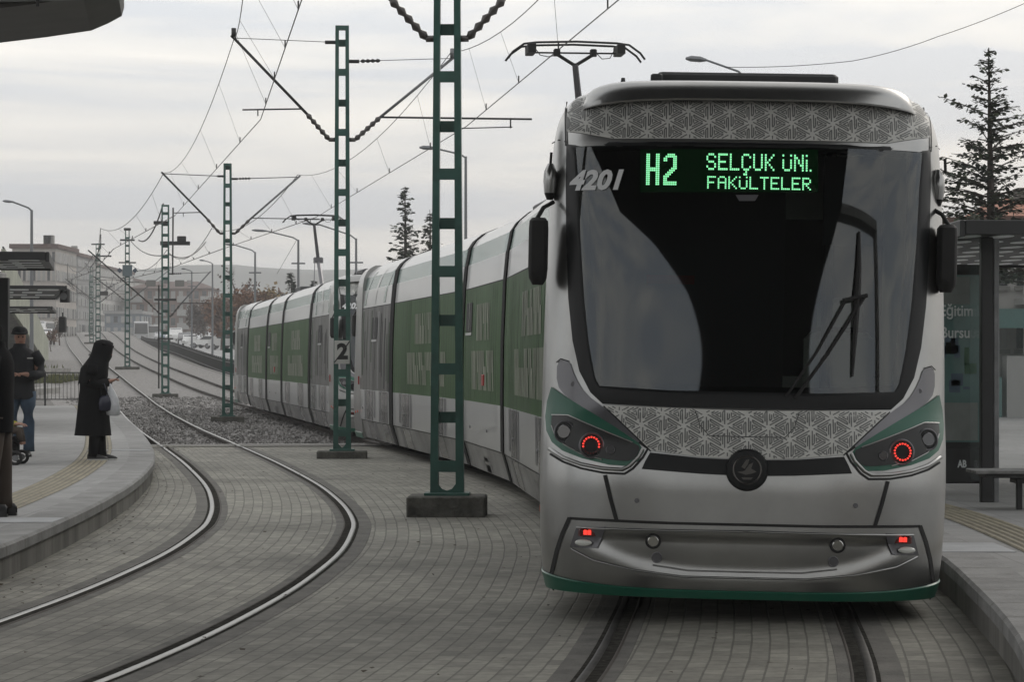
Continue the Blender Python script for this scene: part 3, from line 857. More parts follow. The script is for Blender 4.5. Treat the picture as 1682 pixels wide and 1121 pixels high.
# cab interior seen dimly through the glass
M_intdk = mat('cab_interior_dark', (.03,.032,.035), .8); M_intlt = mat('cab_interior_light', (.62,.61,.56), .7); M_intred = mat('red_seat_cloth', (.10,.01,.01), .8)
mb = MB(); mb.rbox(-1.1, 1.1, .62, 1.15, .9, 1.42, .08); LIB['dash'] = mb.mesh('dashboard', [M_intdk])
mb = MB(); mb.rbox(.42, .88, 1.36, 1.48, 1.30, 1.80, .05); mb.rbox(.50, .80, 1.37, 1.46, 1.83, 2.02, .04); mb.rbox(.42,.88,1.1,1.48,1.2,1.3,.04); LIB['seat'] = mb.mesh('driver_seat', [M_intlt])
mb = MB(); mb.box(-1.1, .30, 1.66, 1.70, .6, 3.1, 0); mb.box(.95, 1.1, 1.66, 1.70, .6, 3.1, 1); mb.box(.30, .95, 1.665, 1.70, .6, 1.5, 1); mb.box(.30,.95,1.665,1.70,2.55,3.1,1)
mb.box(-.62, -.30, 1.64, 1.655, 2.1, 2.16, 2); LIB['wall'] = mb.mesh('cab_rear_wall', [M_intdk, M_intlt, M_intred])
mb = MB(); mb.tube([(.55,1.3,1.2),(.57,1.3,3.0)], .035, 8); LIB['pole'] = mb.mesh('grab_pole', [M_black])
mb = MB(); mb.rbox(.50, .88, 1.0, 1.02, 2.35, 2.92, .005); LIB['blind'] = mb.mesh('sun_blind', [M_intdk])
mb = MB(); mb.box(-.95, .95, 1.0, 1.6, 2.98, 3.0); LIB['ceil'] = mb.mesh('cab_ceiling', [M_intdk])
# lettering: dot-matrix
G = {'S':"01110 10001 10000 01110 00001 10001 01110",'E':"11111 10000 10000 11110 10000 10000 11111",'L':"10000 10000 10000 10000 10000 10000 11111",
'C':"01110 10001 10000 10000 10000 10001 01110",'U':"10001 10001 10001 10001 10001 10001 01110",'K':"10001 10010 10100 11000 10100 10010 10001",
'N':"10001 11001 10101 10101 10011 10001 10001",'F':"11111 10000 10000 11110 10000 10000 10000",'A':"01110 10001 10001 11111 10001 10001 10001",
'T':"11111 00100 00100 00100 00100 00100 00100",'R':"11110 10001 10001 11110 10100 10010 10001"}
def dots(mb, rows, x, z, px_, pz):
    for r, row in enumerate(rows):
        for c_, ch in enumerate(row):
            if ch == '1':
                u = x+c_*px_; zz = z-r*pz
                p = [fpt(u-px_*.40, zz-pz*.40, .0165), fpt(u+px_*.40, zz-pz*.40, .0165), fpt(u+px_*.40, zz+pz*.40, .0165), fpt(u-px_*.40, zz+pz*.40, .0165)]
                mb.add(p, [(0,1,2,3)], 0)
mb = MB()
def line(word, xl, xr, zt, zb, rows=7):
    items = []; x = 0
    for ch in word:
        base = {'Ç':'C','Ü':'U','İ':'i'}.get(ch, ch)
        if ch == ' ': x += 3; continue
        if ch == '.': items.append((x, ['1'], 6)); x += 2; continue
        if base == 'i': items.append((x, ['1','1','1','1','1'], 2)); items.append((x, ['1'], 0)); x += 2; continue
        g = G[base].split()
        if ch == 'Ü': items.append((x, ['10001'], 0)); g = [G['U'].split()[0]]*4+['01110']; items.append((x, g, 2)); x += 6; continue
        items.append((x, g, 0))
        if ch == 'Ç': items.append((x, ['00100','01100'], 7))
        x += 6
    n = x-1; px_ = (xr-xl)/n; pz = (zt-zb)/(rows-1)
    for x, g, r0 in items: dots(mb, g, xl+x*px_, zt-r0*pz, px_, pz)
(ax, az), (bx, bz) = uz(1162, 255), uz(1334, 281)
cz = uz(1248, 256)[1]; dz = uz(1248, 280)[1]
def bold(rows):     # double every column so strokes read like the sign's
    return rows
line('SELÇUK ÜNİ.', ax, bx, cz, dz)
(ax, az), (bx, bz) = uz(1163, 293), uz(1333, 311)
line('FAKÜLTELER', ax, bx, uz(1248, 293)[1], uz(1248, 311)[1])
H = ['1100011']*7+['1111111']*1+['1111111']+['1100011']*7
TW = ['0011110','0111111','1100011','1100011','0000011','0000011','0000011','0000111','0001110','0011100','0111000','1110000','1100000','1100000','1111111','1111111']
(ax, az), (bx, bz) = uz(1064, 255), uz(1110, 304)
pz = (az-bz)/15; px_ = (bx-ax)/15
dots(mb, H, ax, az, px_, pz); dots(mb, TW, ax+9*px_, az, px_, pz)
LIB['led_text'] = mb.mesh('led_text', [M_disp], fix=False)
def rect(x0, y0, x1, y1): return UZ([(x0,y0),(x1,y0),(x1,y1),(x0,y1)])
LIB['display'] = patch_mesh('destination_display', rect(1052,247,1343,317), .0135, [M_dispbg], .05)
LIB['interior_lamp'] = patch_mesh('wiper_sensor', UZ([(1208,321),(1246,321),(1240,331),(1214,331)]), .0135, [M_gun], .05)
def text_mesh(txt, size, depth=.001, shear=0, bold_=0.0, m=None, name='lettering'):
    cu = bpy.data.curves.new('t', 'FONT'); cu.body = txt; cu.size = size; cu.extrude = depth; cu.shear = shear; cu.offset = bold_
    cu.align_x = 'CENTER'; cu.resolution_u = 3
    o = bpy.data.objects.new('t', cu); COL.objects.link(o)
    dg = bpy.context.evaluated_depsgraph_get(); me = bpy.data.meshes.new_from_object(o.evaluated_get(dg))
    bpy.data.objects.remove(o); bpy.data.curves.remove(cu)
    me.name = name; me.materials.clear(); me.materials.append(m)
    return me
def number(txt):
    me = text_mesh(txt, 1.0, .0, .28, .04, M_num, 'fleet_number')
    xs = [v.co.x for v in me.vertices]; ys_ = [v.co.y for v in me.vertices]
    u0, z0 = uz(938, 310); u1, z1 = uz(1026, 279)
    bm = bmesh.new(); bm.from_mesh(me)
    bmesh.ops.triangulate(bm, faces=bm.faces)
    for v in bm.verts:
        fx = (v.co.x-min(xs))/(max(xs)-min(xs)); fz = (v.co.y-min(ys_))/(max(ys_)-min(ys_))
        v.co = fpt(u0+(u1-u0)*fx, z0-.02+(z1-z0+.02)*fz, .0165)
    bm.to_mesh(me); bm.free(); return me
LIB['n4201'] = number('4201'); LIB['n4202'] = number('4202')

# ------------------------------------------------------------------ body sections
prof = [(.13,.95,3),(.17,1.17,3),(.30,1.205,3),(.50,1.262,3),(.512,1.270,0),(1.04,1.275,0),(1.06,1.277,1),(1.8,1.270,1),(2.54,1.240,1),(2.56,1.238,0),(2.88,1.208,0),(2.885,1.202,2),(3.12,1.158,2),(3.125,1.152,0),(3.22,1.09,0),(3.32,.97,0),(3.39,.80,0),(3.43,.55,0),(3.45,0,0)]
def pw(z):
    for (a, b, _), (c, d, _) in zip(prof, prof[1:]):
        if z <= c: return b+(d-b)*(z-a)/(c-a)
    return 0
def section(L, kind, y0=0.0):
    """one articulated body section from y0 to L; kind 'green' or 'grey' wrap"""
    mb = MB(); n = len(prof)
    ring = [(w_, z) for z, w_, _ in prof] + [(-w_, z) for z, w_, _ in reversed(prof[:-1])]
    zone = [p[2] for p in prof]
    mi = []
    for i in range(len(ring)):
        a = zone[i] if i < n-1 else zone[len(ring)-2-i] if i < 2*n-2 else 3
        mi.append(a)
    yy = [y0, y0+.05]+frange(y0+.5, L-.5, .5)+[L-.05, L]
    sh = [.985]+[1]*(len(yy)-2)+[.985]
    o = len(mb.v)
    for y, k in zip(yy, sh):
        for w_, z in ring: mb.v.append((w_*k, y, z))
    m = len(ring)
    for i in range(len(yy)-1):
        for j in range(m):
            mb.face((o+i*m+j, o+i*m+(j+1) % m, o+(i+1)*m+(j+1) % m, o+(i+1)*m+j), mi[j])
    mb.face([o+j for j in range(m)], 4); mb.face([o+(len(yy)-1)*m+j for j in range(m)], 4)
    wrap = {'green': M_wrap, 'grey': M_greywrap}[kind]
    return mb.mesh('body_section', [M_white, wrap, M_teal, M_skirt, M_black], smooth='auto')
def side_strip(mb, s, ya, yb, za, zb, m=0, off=.004, slant=0.0, nz=6):
    """thin panel laid on the side s between ya..yb and za..zb (slant shifts the top along y)"""
    rows = []
    for i in range(nz+1):
        z = za+(zb-za)*i/nz; sh = slant*i/nz
        rows.append([(s*(pw(z)+off), ya+sh, z), (s*(pw(z)+off), yb+sh, z)])
    mb.loft(rows, False, m)
def side_art(L, kind, seed, y0=0.0):
    """wrap artwork and door outlines on both flanks: stripes, unreadable perforated lettering, glass, seams"""
    rnd = random.Random(seed); mb = MB()
    for s in (-1, 1):
        # glossy white arcs over the teal band
        x = y0+.15
        if kind == 'green':
            for k in range(int((L-y0)*4)):
                y = y0+.15+k*.25
                side_strip(mb, s, y, y+rnd.choice((.015,.02,.04)), 1.08, 2.53, 0, .003)
            for (za, zb, a, b) in ((1.85, 2.32, .30, .62), (1.22, 1.72, .18, .74)):
                y = y0+(L-y0)*a; e_ = y0+(L-y0)*b
                while y < e_:
                    wl = rnd.uniform(.05, .11); h = rnd.random()
                    lo, hi = (za, zb) if h > .3 else (za+(zb-za)*.45, zb) if h > .15 else (za, zb-(zb-za)*.4)
                    side_strip(mb, s, y, y+wl, lo, hi, 1, .006, .12)
                    y += wl+rnd.uniform(.03, .08)
        else:
            for k in range(int((L-y0)*3)):
                y = y0+.2+k*.33+rnd.uniform(-.08,.08)
                side_strip(mb, s, y, y+rnd.uniform(.05,.16), 1.08+rnd.random()*.6, rnd.uniform(2.0,2.5), rnd.choice((0, 3, 4)), .003)
        # glass panels in the lower half of the doors
        for y in ([y0+(L-y0)*.22, y0+(L-y0)*.72] if L > 5.5 else []):
            side_strip(mb, s, y, y+.42, .52, 1.05, 2, .004)
            side_strip(mb, s, y+.46, y+.88, .52, 1.05, 2, .004)
            side_strip(mb, s, y-.35, y-.12, .52, 1.05, 4, .004); side_strip(mb, s, y+1.05, y+1.30, .17, 1.05, 4, .0045)
            side_strip(mb, s, y-.03, y-.01, .12, 2.53, 3, .005); side_strip(mb, s, y+.91, y+.93, .12, 2.53, 3, .005); side_strip(mb, s, y+.43, y+.45, .12, 2.53, 3, .005)
            side_strip(mb, s, y+.02, y+.84, .18, .49, 2, .004)
        side_strip(mb, s, y0+.05, L-.05, 2.545, 2.56, 3, .004, nz=1)
        side_strip(mb, s, y0+.05, L-.05, .495, .507, 3, .006, nz=1)
        # teal and white sweeps of the window band
        for k in range(3 if kind == 'grey' else 0):
            yc = y0+(L-y0)*(k+.5)/3
            rows = []
            for i in range(9):
                t = i/8; z = 2.6+t*.6
                rows.append([(s*(pw(z)+.005), yc-.5+.9*t*t, z), (s*(pw(z)+.005), yc-.22+.9*t*t, z)])
            mb.loft(rows, False, 5 if k % 2 == 0 else 6)
        for q in range(3):
            y = rnd.uniform(y0+.3, L-1.2); side_strip(mb, s, y, y+rnd.uniform(.3,.8), .18, rnd.uniform(.3,.48), 4, .0035, rnd.uniform(-.3,.3))
        for yy_ in (L*.35, L*.8): mb.disc((s*(pw(.8)), yy_, .72), (s,0,0), .022, .01, 10, 4)
    return mb.mesh('side_artwork', [M_wrapdk, M_wraptx, M_doorglass, M_black, M_gun, M_teal, M_white], fix=False)
def roof_kit(L):
    mb = MB(); mb.rbox(-.55, .55, .8, L-.8, 3.36, 3.49, .05, 0); mb.rbox(-.3, .3, 1.4, L*.5, 3.45, 3.53, .03, 1)
    return mb.mesh('roof_casing', [M_white, M_roofgear])
def small_window(sd):
    mb = MB()
    for s in (sd,):
        side_strip(mb, s, 0, .75, 1.98, 2.36, 1, .010, nz=3); side_strip(mb, s, .30, .36, 1.98, 2.36, 0, .013, nz=2); side_strip(mb, s, -.02, .77, 1.93, 1.965, 2, .013, nz=1)
    return mb.mesh('side_window', [M_doorglass, M_black, M_white], fix=False)
LEN = [6.3, 8.0, 4.7, 8.0, 6.3]; GAP = .36
LIB['sec8'] = section(8.0, 'green'); LIB['sec47'] = section(4.7, 'green'); LIB['seccab'] = section(CABL, 'grey', 1.75)
for i, L in enumerate(LEN):
    LIB['art', i] = side_art(L, 'green' if 0 < i < 4 else 'grey', 10+i, 1.9 if i in (0, 4) else 0.0)
LIB['roof8'] = roof_kit(8.0); LIB['roof47'] = roof_kit(4.7); LIB['swin', -1] = small_window(-1); LIB['swin', 1] = small_window(1)
mb = MB(); ring = [(w_*1.012, z) for z, w_, _ in prof]+[(-w_*1.012, z) for z, w_, _ in reversed(prof[:-1])]
mb.loft([[(a*(1 if k % 2 == 0 else .985), y, z+.008) for a, z in ring] for k, y in enumerate([-.06+.048*i for i in range(11)])], True, 0)
LIB['bellows'] = mb.mesh('bellows', [M_black])
mb = MB()
for y in (1.7, 3.5):
    for s in (-1, 1): mb.disc((s*.62, y, .30), (s, 0, 0), .30, .13, 28, 0)
mb.box(-.6, .6, 1.6, 3.6, .12, .45, 0)
LIB['bogie'] = mb.mesh('bogie', [M_black])
mb = MB(); mb.rbox(-.05, .05, -.02, .02, 1.30, 1.45, .005, 0)
# pantograph
def panto():
    parts = {}
    m = MB()
    for sy in (-.16, .16):
        pts = [(-.86, sy, -.20), (-.80, sy, -.12), (-.66, sy, -.02), (-.5, sy, .0), (0, sy, .015), (.5, sy, .0), (.66, sy, -.02), (.80, sy, -.12), (.86, sy, -.20)]
        m.tube(pts, .014, 8, 0)
    for sx in (-.56, .56): m.rbox(sx-.05, sx+.05, -.2, .2, -.13, -.01, .01, 0)
    m.tube([(-.56, 0, -.11), (.56, 0, -.11)], .012, 6, 0)
    m.tube([(-.5,.0,-.06),(-.44,0,-.14),(-.34,0,-.16),(-.24,0,-.14)], .006, 6, 0); m.tube([(.5,.0,-.06),(.44,0,-.17),(.34,0,-.18),(.28,0,-.12)], .006, 6, 0)
    m.rbox(-.27,-.19,-.05,.05,-.15,-.06,.01,0); m.rbox(.19,.27,-.05,.05,-.15,-.06,.01,0)
    m.tube([(-.24,0,-.12),(-.03,0,-.25),(0,0,-.26),(.03,0,-.25),(.24,0,-.12)], .022, 8, 0)
    parts['collector_head'] = m.mesh('collector_head', [M_black])
    m = MB(); m.tube([(0,0,-.25),(.13,.30,-1.1),(.15,.36,-1.25)], [.04,.05,.055], 10, 0); parts['upper_arm'] = m.mesh('upper_arm', [M_gun])
    m = MB(); m.tube([(.15,.36,-1.22),(.18,-.5,-2.02)], [.055,.06], 10, 0); m.tube([(-.05,-.45,-2.02),(.05,.3,-1.2)], .012, 6, 0)
    m.rbox(.02,.28,.26,.46,-1.3,-1.14,.02,0); parts['lower_arm'] = m.mesh('lower_arm', [M_gun])
    m = MB(); m.rbox(-.45,.45,-.75,.75,-2.12,-1.98,.02,0)
    for a in (-.4,.4):
        for b in (-.6,.6): m.tube([(a,b,-2.2),(a,b,-2.0)], [.05,.03], 8, 0)
    parts['base_frame'] = m.mesh('base_frame', [M_roofgear])
    return parts
PANTO = panto()

def arcpos(Y0, s):
    """point at arc length s along the right track from Y0"""
    Y = Y0; p = Vector((cR(Y), Y, 0)); acc = 0
    while acc < s:
        Y2 = Y+.05; q = Vector((cR(Y2), Y2, 0)); acc += (q-p).length; p = q; Y = Y2
    return Vector((p.x, p.y, zG(p.y) if p.y > 60 else 0))
def make_tram(label, Y0, first, num):
    root = thing('tram', label, 'tram', (cR(Y0), Y0, 0), group='articulated trams')
    base = Vector(root.location)
    def add(nm, me, M): return link(nm, me, root, M=Matrix.Translation(-base) @ M)
    s = 0; joints = []
    for i, L in enumerate(LEN):
        a = arcpos(Y0, s); b = arcpos(Y0, s+L)
        if i == 0 and first: a = CAB @ Vector((0,0,0)); b = CAB @ Vector((0, L, 0)); b.z = a.z = 0
        if i == 1 and first: a = CAB @ Vector((0, LEN[0]+GAP, 0)); a.z = 0
        d = (b-a); yaw = math.atan2(-d.x, d.y); pitch = math.atan2(d.z, d.y)
        M = Matrix.Translation(a) @ Matrix.Rotation(yaw, 4, 'Z') @ Matrix.Rotation(pitch, 4, 'X')
        if i == 0 and first: M = CAB.copy()
        if i in (0, 4):
            if i == 4: M = Matrix.Translation(b) @ Matrix.Rotation(yaw+math.pi, 4, 'Z')
            k = lambda nm, key: add(nm, LIB[key], M)
            def sub(nm, key, par):
                return link(nm, LIB[key], par)
            cab = k('cab_body', 'cab_body')
            k('body_section', 'seccab'); k('side_artwork', ('art', i))
            fr = k('windscreen_frame', 'windscreen_frame')
            gl = sub('windscreen', 'windscreen', fr)
            for nm, key in (('dashboard','dash'),('driver_seat','seat'),('cab_rear_wall','wall'),('grab_pole','pole'),('sun_blind','blind'),('cab_ceiling','ceil')): sub(nm, key, cab)
            k('bonnet_panel', 'bonnet_panel'); k('brow_panel', 'brow_panel'); k('black_band', 'black_band')
            k('emblem', 'emblem'); k('roof_hood', 'roof_hood')
            if i == 0: k('roof_unit', 'roof_unit')
            k('green_skirt', 'green_skirt')
            k('panel_seams', 'panel_seams'); k('bumper_lip', 'bumper_lip'); [k('bolt', kk) for kk in LIB if kk[0] == 'bolt']
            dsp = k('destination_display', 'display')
            if i == 0:
                if first: sub('led_text', 'led_text', dsp)
                k('fleet_number', num)
            else: k('fleet_number', num)
            k('wiper_sensor', 'interior_lamp')
            wa = k('wiper', 'wiper_arm'); sub('wiper_blade', 'wiper_blade', wa)
            for sd_ in (-1, 1):
                h = add('headlight', LIB['housing', sd_], M)
                for nm, key in (('indicator_lamp','sidelamp'),('main_lamp','mainlamp'),('small_lamp','smalllamp')): sub(nm, (key, sd_), h)
                if i == 0 and first: sub('led_ring', ('ledring', sd_), h)
                add('pillar_fairing', LIB['pillar', sd_], M); add('green_flash', LIB['flash', sd_], M); add('lamp_trim', LIB['trim', sd_], M)
                pd = add('bumper_lamp_pod', LIB['pod', sd_], M)
                sub('marker_light', ('redlamp' if first else 'redoff', sd_), pd); sub('reversing_lamp', ('oval', sd_), pd)
                add('bumper_lamp', LIB['roundlamp', sd_], M); add('socket_cap', LIB['coupler_cap', sd_], M)
                add('mirror', LIB['mirror', sd_], M); add('mirror_pod', LIB['campod', sd_], M); [add('side_marker', q_, M) for q_ in LIB['marker', sd_]]
            [add('side_window', LIB['swin', q], M @ Matrix.Translation((0, 3.6, 0))) for q in (-1, 1)]
            add('bogie', LIB['bogie'], M @ Matrix.Translation((0, .6, 0)))
        else:
            add('body_section', LIB['sec8' if L > 5 else 'sec47'], M); add('side_artwork', LIB['art', i], M)
            add('roof_casing', LIB['roof8' if L > 5 else 'roof47'], M)
            if L < 5:
                [add('side_window', LIB['swin', q], M @ Matrix.Translation((0, 3.6, 0))) for q in (-1, 1)]
                m = MB()
                for sx in (-1, 1): m.rbox(*sorted((sx*1.27, sx*1.30)), 1.9, 2.1, 1.28, 1.42, .008, 0)
                add('alarm_box', m.mesh('alarm_box', [M_red]), M)
            else: add('bogie', LIB['bogie'], M @ Matrix.Translation((0, 3.0, 0)))
        if i == (1 if first else 3):
            pass
        if i < 4:
            J = M @ Matrix.Translation((0, L+.01, 0)) if i != 0 else M @ Matrix.Translation((0, L, 0))
            add('bellows', LIB['bellows'], J)
        s += L+GAP
    return root, base
def add_panto(root, base, Y, zc, x=None):
    hd = Vector((cR(Y+.5)-cR(Y-.5), 1, 0)); yaw = math.atan2(-hd.x, hd.y)
    M = Matrix.Translation((cR(Y) if x is None else x, Y, zc)) @ Matrix.Rotation(yaw, 4, 'Z')
    g = link('pantograph', PANTO['base_frame'], root, M=Matrix.Translation(-base) @ M)
    for nm in ('collector_head', 'upper_arm', 'lower_arm'): link(nm, PANTO[nm], g)
t1, b1 = make_tram('silver fronted green tram numbered 4201 standing nearest at the platform', 15.62, True, 'n4201')
add_panto(t1, b1, 32.4, 5.56, .79)
t2, b2 = make_tram('second tram numbered 4202 standing behind the first one, seen between the masts', 52.4, False, 'n4202')
add_panto(t2, b2, 71.5, 5.6)
# ------------------------------------------------------------------ overhead line masts
M_mast = mat('mast_green_paint', (.022,.085,.068), .5, .1, var=.3, vscale=5, coat=.2)
M_mastfar = M_mast
M_insul = mat('insulator_brown', (.035,.028,.024), .3, coat=.6)
M_insul2 = mat('insulator_grey', (.20,.20,.19), .4)
M_galv = mat('galvanised_steel', (.20,.205,.21), .5, .6, var=.3, vscale=8)
M_dark = mat('dark_steel', (.03,.03,.03), .55, .3)
M_wire = mat('overhead_copper_wire', (.04,.038,.036), .5, .5)
M_sign = mat('sign_white', (.42,.42,.40), .5, var=.15)
M_signblk = mat('sign_black', (.01,.01,.01), .5)
M_bluegrey = mat('blue_grey_plate', (.09,.13,.145), .5)

def ladder_mast(H, wb, wt, batten, depth=.16, m=0):
    """two channels joined by alternate front and back battens, tapering upwards"""
    col = MB()
    for s in (-1, 1):
        rings = []
        for z in (0, H):
            x = s*(wb/2 if z == 0 else wt/2); t = .082 if z == 0 else .058
            a, b = sorted((x, x-s*t)); d = depth/2*(1 if z == 0 else .75)
            rings.append([(a,-d,z),(b,-d,z),(b,d,z),(a,d,z)])
        col.loft(rings, True, 0, caps=True)
    bats = []; z = batten*.6; k = 0
    while z < H-.1:
        w_ = wb/2+(wt-wb)/2*z/H; d = depth/2*(1-.25*z/H)
        bat = MB(); bats.append(bat); bat.box(-w_+.02, w_-.02, (-d-.006) if k % 2 == 0 else d-.012, (-d+.012) if k % 2 == 0 else d+.006, z-.058, z+.058, 0)
        z += batten; k += 1
    bat = MB(); bats.append(bat); bat.box(-wt/2, wt/2, -depth/2*.76, depth/2*.76, H-.06, H+.01, 0)
    return col, bats
def insul(mb, a, b, r=.045, n=5):
    a = Vector(a); b = Vector(b); pts = []; rs = []
    for i in range(n*2+1):
        pts.append(a+(b-a)*i/(n*2)); rs.append(r if i % 2 else r*.45)
    mb.tube(pts, rs, 10, 0)
def bracket(root, s, zlow, reach, zhi, zc, cx_, base, far=False, stay=True, double=False):
    """cantilever on side s: raked tube from zlow to (reach, zhi), stay rod, registration arm at contact height"""
    tip = Vector((s*reach, 0, zhi)); foot = Vector((s*.17, 0, zlow))
    d = (tip-foot).normalized()
    m = MB(); n_ = 6 if far else 10
    m.tube([foot+d*.55, tip+d*.06], .024 if not far else .03, n_, 0)
    if not far: m.tube([tip, tip+Vector((0,0,.16))], .04, 8, 0)
    cant = m.build('cantilever_tube', [M_dark if s < 0 else M_galv], root, smooth=True)
    m = MB(); m.tube([foot-Vector((s*.08,0,0)), foot+Vector((s*.05,0,0))], .035, 8, 0); insul(m, foot+Vector((s*.04,0,0)), foot+d*.58, .05, 5 if not far else 3)
    m.build('insulator', [M_insul], cant, smooth=True)
    if stay:
        m = MB(); m.tube([(s*.13, 0, zhi-.06), tip], .006 if not far else .012, 6, 0)
        if s > 0: insul(m, (s*.30,0,zhi-.055), (s*.62,0,zhi-.045), .035, 4)
        m.tube([(s*.10,0,zhi-.06),(s*.28,0,zhi-.06)], .03, 8, 0)
        m.build('stay_rod', [M_dark], root)
    # registration arm from the raked tube at height zc+.12
    t = (zc+.12-foot.z)/(tip.z-foot.z); p = foot+(tip-foot)*t
    L_ = cx_
    m = MB()
    if double:
        m.tube([p, (s*L_, 0, zc+.10)], .018, 6, 0); m.tube([(s*(L_-.35), 0, zc+.12), (s*(L_-.35), 0, zc-.05)], .012, 6, 0)
        m.tube([(s*(L_-.32), 0, zc-.03), (s*(L_-1.3), 0, zc-.06)], .010, 6, 0)
    else:
        m.tube([p, (s*L_, 0, zc+.10)], .014, 6, 0); m.tube([(s*(L_-.25),0,zc+.1),(s*(L_-.25),0,zc)], .01, 6, 0)
    m.build('registration_arm', [M_dark], root)
MG = 'masts of the overhead line'
def foundation(root, w_, d, h, z0=0):
    m = MB(); m.rbox(-w_/2, w_/2, -d/2, d/2, -.35+z0, h+z0, .015); m.build('foundation', [M_concdark], root)
def mast(label, X, Y, H, wb, wt, batten, yaw, fnd, far=False):
    z = zG(Y) if Y > 60 else 0
    t = thing('overhead_line_mast', label, 'line mast', (X, Y, z+fnd[2]), yaw, group=MG)
    a, b = ladder_mast(H, wb, wt, batten)
    a.build('mast_channels', [M_mast], t, fix=True); [q.build('batten', [M_mast], t) for q in b]
    foundation(t, fnd[0], fnd[1], 0, 0)
    m = MB(); m.rbox(-wb/2-.06, wb/2+.06, -.14, .14, -.002, .03, .006); m.prism([(-wb/2+.05,.03),(-wb/2+.05,.16),(-wb/2+.12,.07),(0,.05),(wb/2-.12,.07),(wb/2-.05,.16),(wb/2-.05,.03)], 'y', -.07, -.058)
    m.build('base_plate', [M_mast], t)
    return t
mA = mast('nearest green ladder mast standing between the tram and the curving track', -.665, 26.6, 7.6, .345, .235, .50, R(-2), (.80, .62, .21))
bracket(mA, -1, 4.70, 2.0, 6.5, 5.4, 1.9, None); bracket(mA, 1, 4.70, 2.0, 6.5, 5.3, 2.4, None)
mB_ = mast('green ladder mast carrying the plate with a slashed number 2', -2.77, 42.2, 6.93, .29, .22, .49, R(3), (.82, .6, .12))
bracket(mB_, -1, 5.08, 1.76, 6.73, 5.46, 1.62, None); bracket(mB_, 1, 5.08, 1.80, 6.42, 5.33, 3.1, None, double=True)
# plate with struck-out 2
pl = MB(); pl.rbox(-.125, .125, -.128, -.112, 1.42, 1.80, .004, 0)
plate = pl.build('number_plate', [M_sign], mB_)
tm = text_mesh('2', .34, .001, 0, .016, M_signblk, 'numeral')
xs = [v.co.x for v in tm.vertices]; yy = [v.co.y for v in tm.vertices]; mx_, my_ = (min(xs)+max(xs))/2, (min(yy)+max(yy))/2
for v in tm.vertices: v.co = Vector((v.co.x-mx_+.005, -.1305-v.co.z*.3, v.co.y-my_+1.625))
link('numeral', tm, plate)
m = MB(); m.tube([(-.125,-.131,1.44),(.125,-.131,1.79)], .009, 4, 0); m.build('slash', [M_signblk], plate)
mC = mast('green ladder mast beside the tail of the second tram', -7.76, 70.6, 6.9, .30, .22, .50, R(5), (.9, .6, .06))
bracket(mC, -1, 5.0, 1.75, 6.62, 5.45, 1.45, None, True); bracket(mC, 1, 5.0, 1.93, 6.55, 5.30, 2.5, None, True)
# the switch mast: boxed, with disconnector on top
mD = mast('thick switch mast with a cable cross-arm at its top', -13.4, 100, 7.3, .32, .30, .42, R(8), (1.0, .6, .05))
bracket(mD, -1, 3.1, 2.9, 5.5, 4.2, 1.0, None, True, stay=False); bracket(mD, 1, 3.0, 1.7, 4.7, 3.4, 1.7, None, True)
m = MB(); m.rbox(-.45, .15, -.06, .06, 6.55, 6.68, .01); m.rbox(-.2, .95, -.06, .06, 5.75, 5.9, .01); m.rbox(.45,.8,-.12,.12,5.9,6.1,.02); m.tube([(.28,0,4.6),(.3,0,7.2)], .035, 6); m.tube([(-.25,-.1,.2),(-.25,-.1,4.2)], .03, 6)
m.rbox(-.42,.42,-.12,.12,3.6,3.68,.01); m.rbox(-.3,.3,-.14,.14,2.1,2.16,.01); m.build('cross_arm', [M_dark], mD)
for s in (-1, 1):
    m = MB(); m.rbox(s*.55-.18, s*.55+.18, -.1, .1, 4.15, 4.4, .02); m.build('control_box', [M_insul2], mD)
mE = mast('slim mast with two diamond plates and a signal head', -22.3, 150, 8.0, .34, .26, .45, R(9), (1.4, .8, .05), True)
bracket(mE, -1, 3.9, 1.9, 5.2, 4.8, 1.9, None, True); bracket(mE, 1, 3.9, 2.4, 5.6, 4.6, 2.2, None, True)
m = MB(); m.rbox(-.42,.42,-.05,.05,7.3,7.4,.01); m.rbox(-.2,.2,-.1,.1,7.9,8.05,.02); m.rbox(-.5,.5,-.05,.05,6.0,6.08,.01); m.build('cross_arm', [M_dark], mE)
m = MB(); m.rbox(-.28,.28,-.13,-.10,5.25,5.9,.01); m.build('backing_plate', [M_bluegrey], mE)
for s in (-1, 1):
    m = MB(); m.prism([(s*.44,5.42),(s*.44+.15,5.58),(s*.44,5.74),(s*.44-.15,5.58)], 'y', -.17, -.135); m.build('diamond_plate', [mat('diamond_blue', (.02,.04,.07), .5)], mE)
mF = mast('mast with a lightning spike behind the praying-still woman in black', -31.2, 195, 8.3, .40, .34, .45, R(9), (1.4,.8,.05), True)
mF['label'] = 'mast with a lightning spike rising behind the head of the woman in black'
bracket(mF, -1, 3.9, 2.4, 5.6, 4.4, 1.9, None, True); bracket(mF, 1, 3.9, 2.4, 5.6, 4.4, 2.2, None, True)
m = MB(); m.tube([(.2,0,7.9),(.2,0,9.0)], .04, 6); m.rbox(-.5,.5,-.05,.05,8.2,8.3,.01); m.rbox(-.2,1.0,-.05,.05,7.3,7.42,.01); m.rbox(.15,.75,-.12,.12,4.4,4.7,.02); m.build('cross_arm', [M_dark], mF)
mG = mast('thin far mast left of the one with the lightning spike', -40.3, 248, 7.2, .42, .32, .5, R(9), (1.4,.8,.05), True)
bracket(mG, -1, 4.2, 2.3, 5.6, 4.6, 1.9, None, True); bracket(mG, 1, 4.2, 2.3, 5.6, 4.6, 2.2, None, True)
mH = mast('farthest line mast where the tracks vanish', -50.5, 310, 7.2, .42, .32, .5, R(9), (1.4,.8,.05), True)
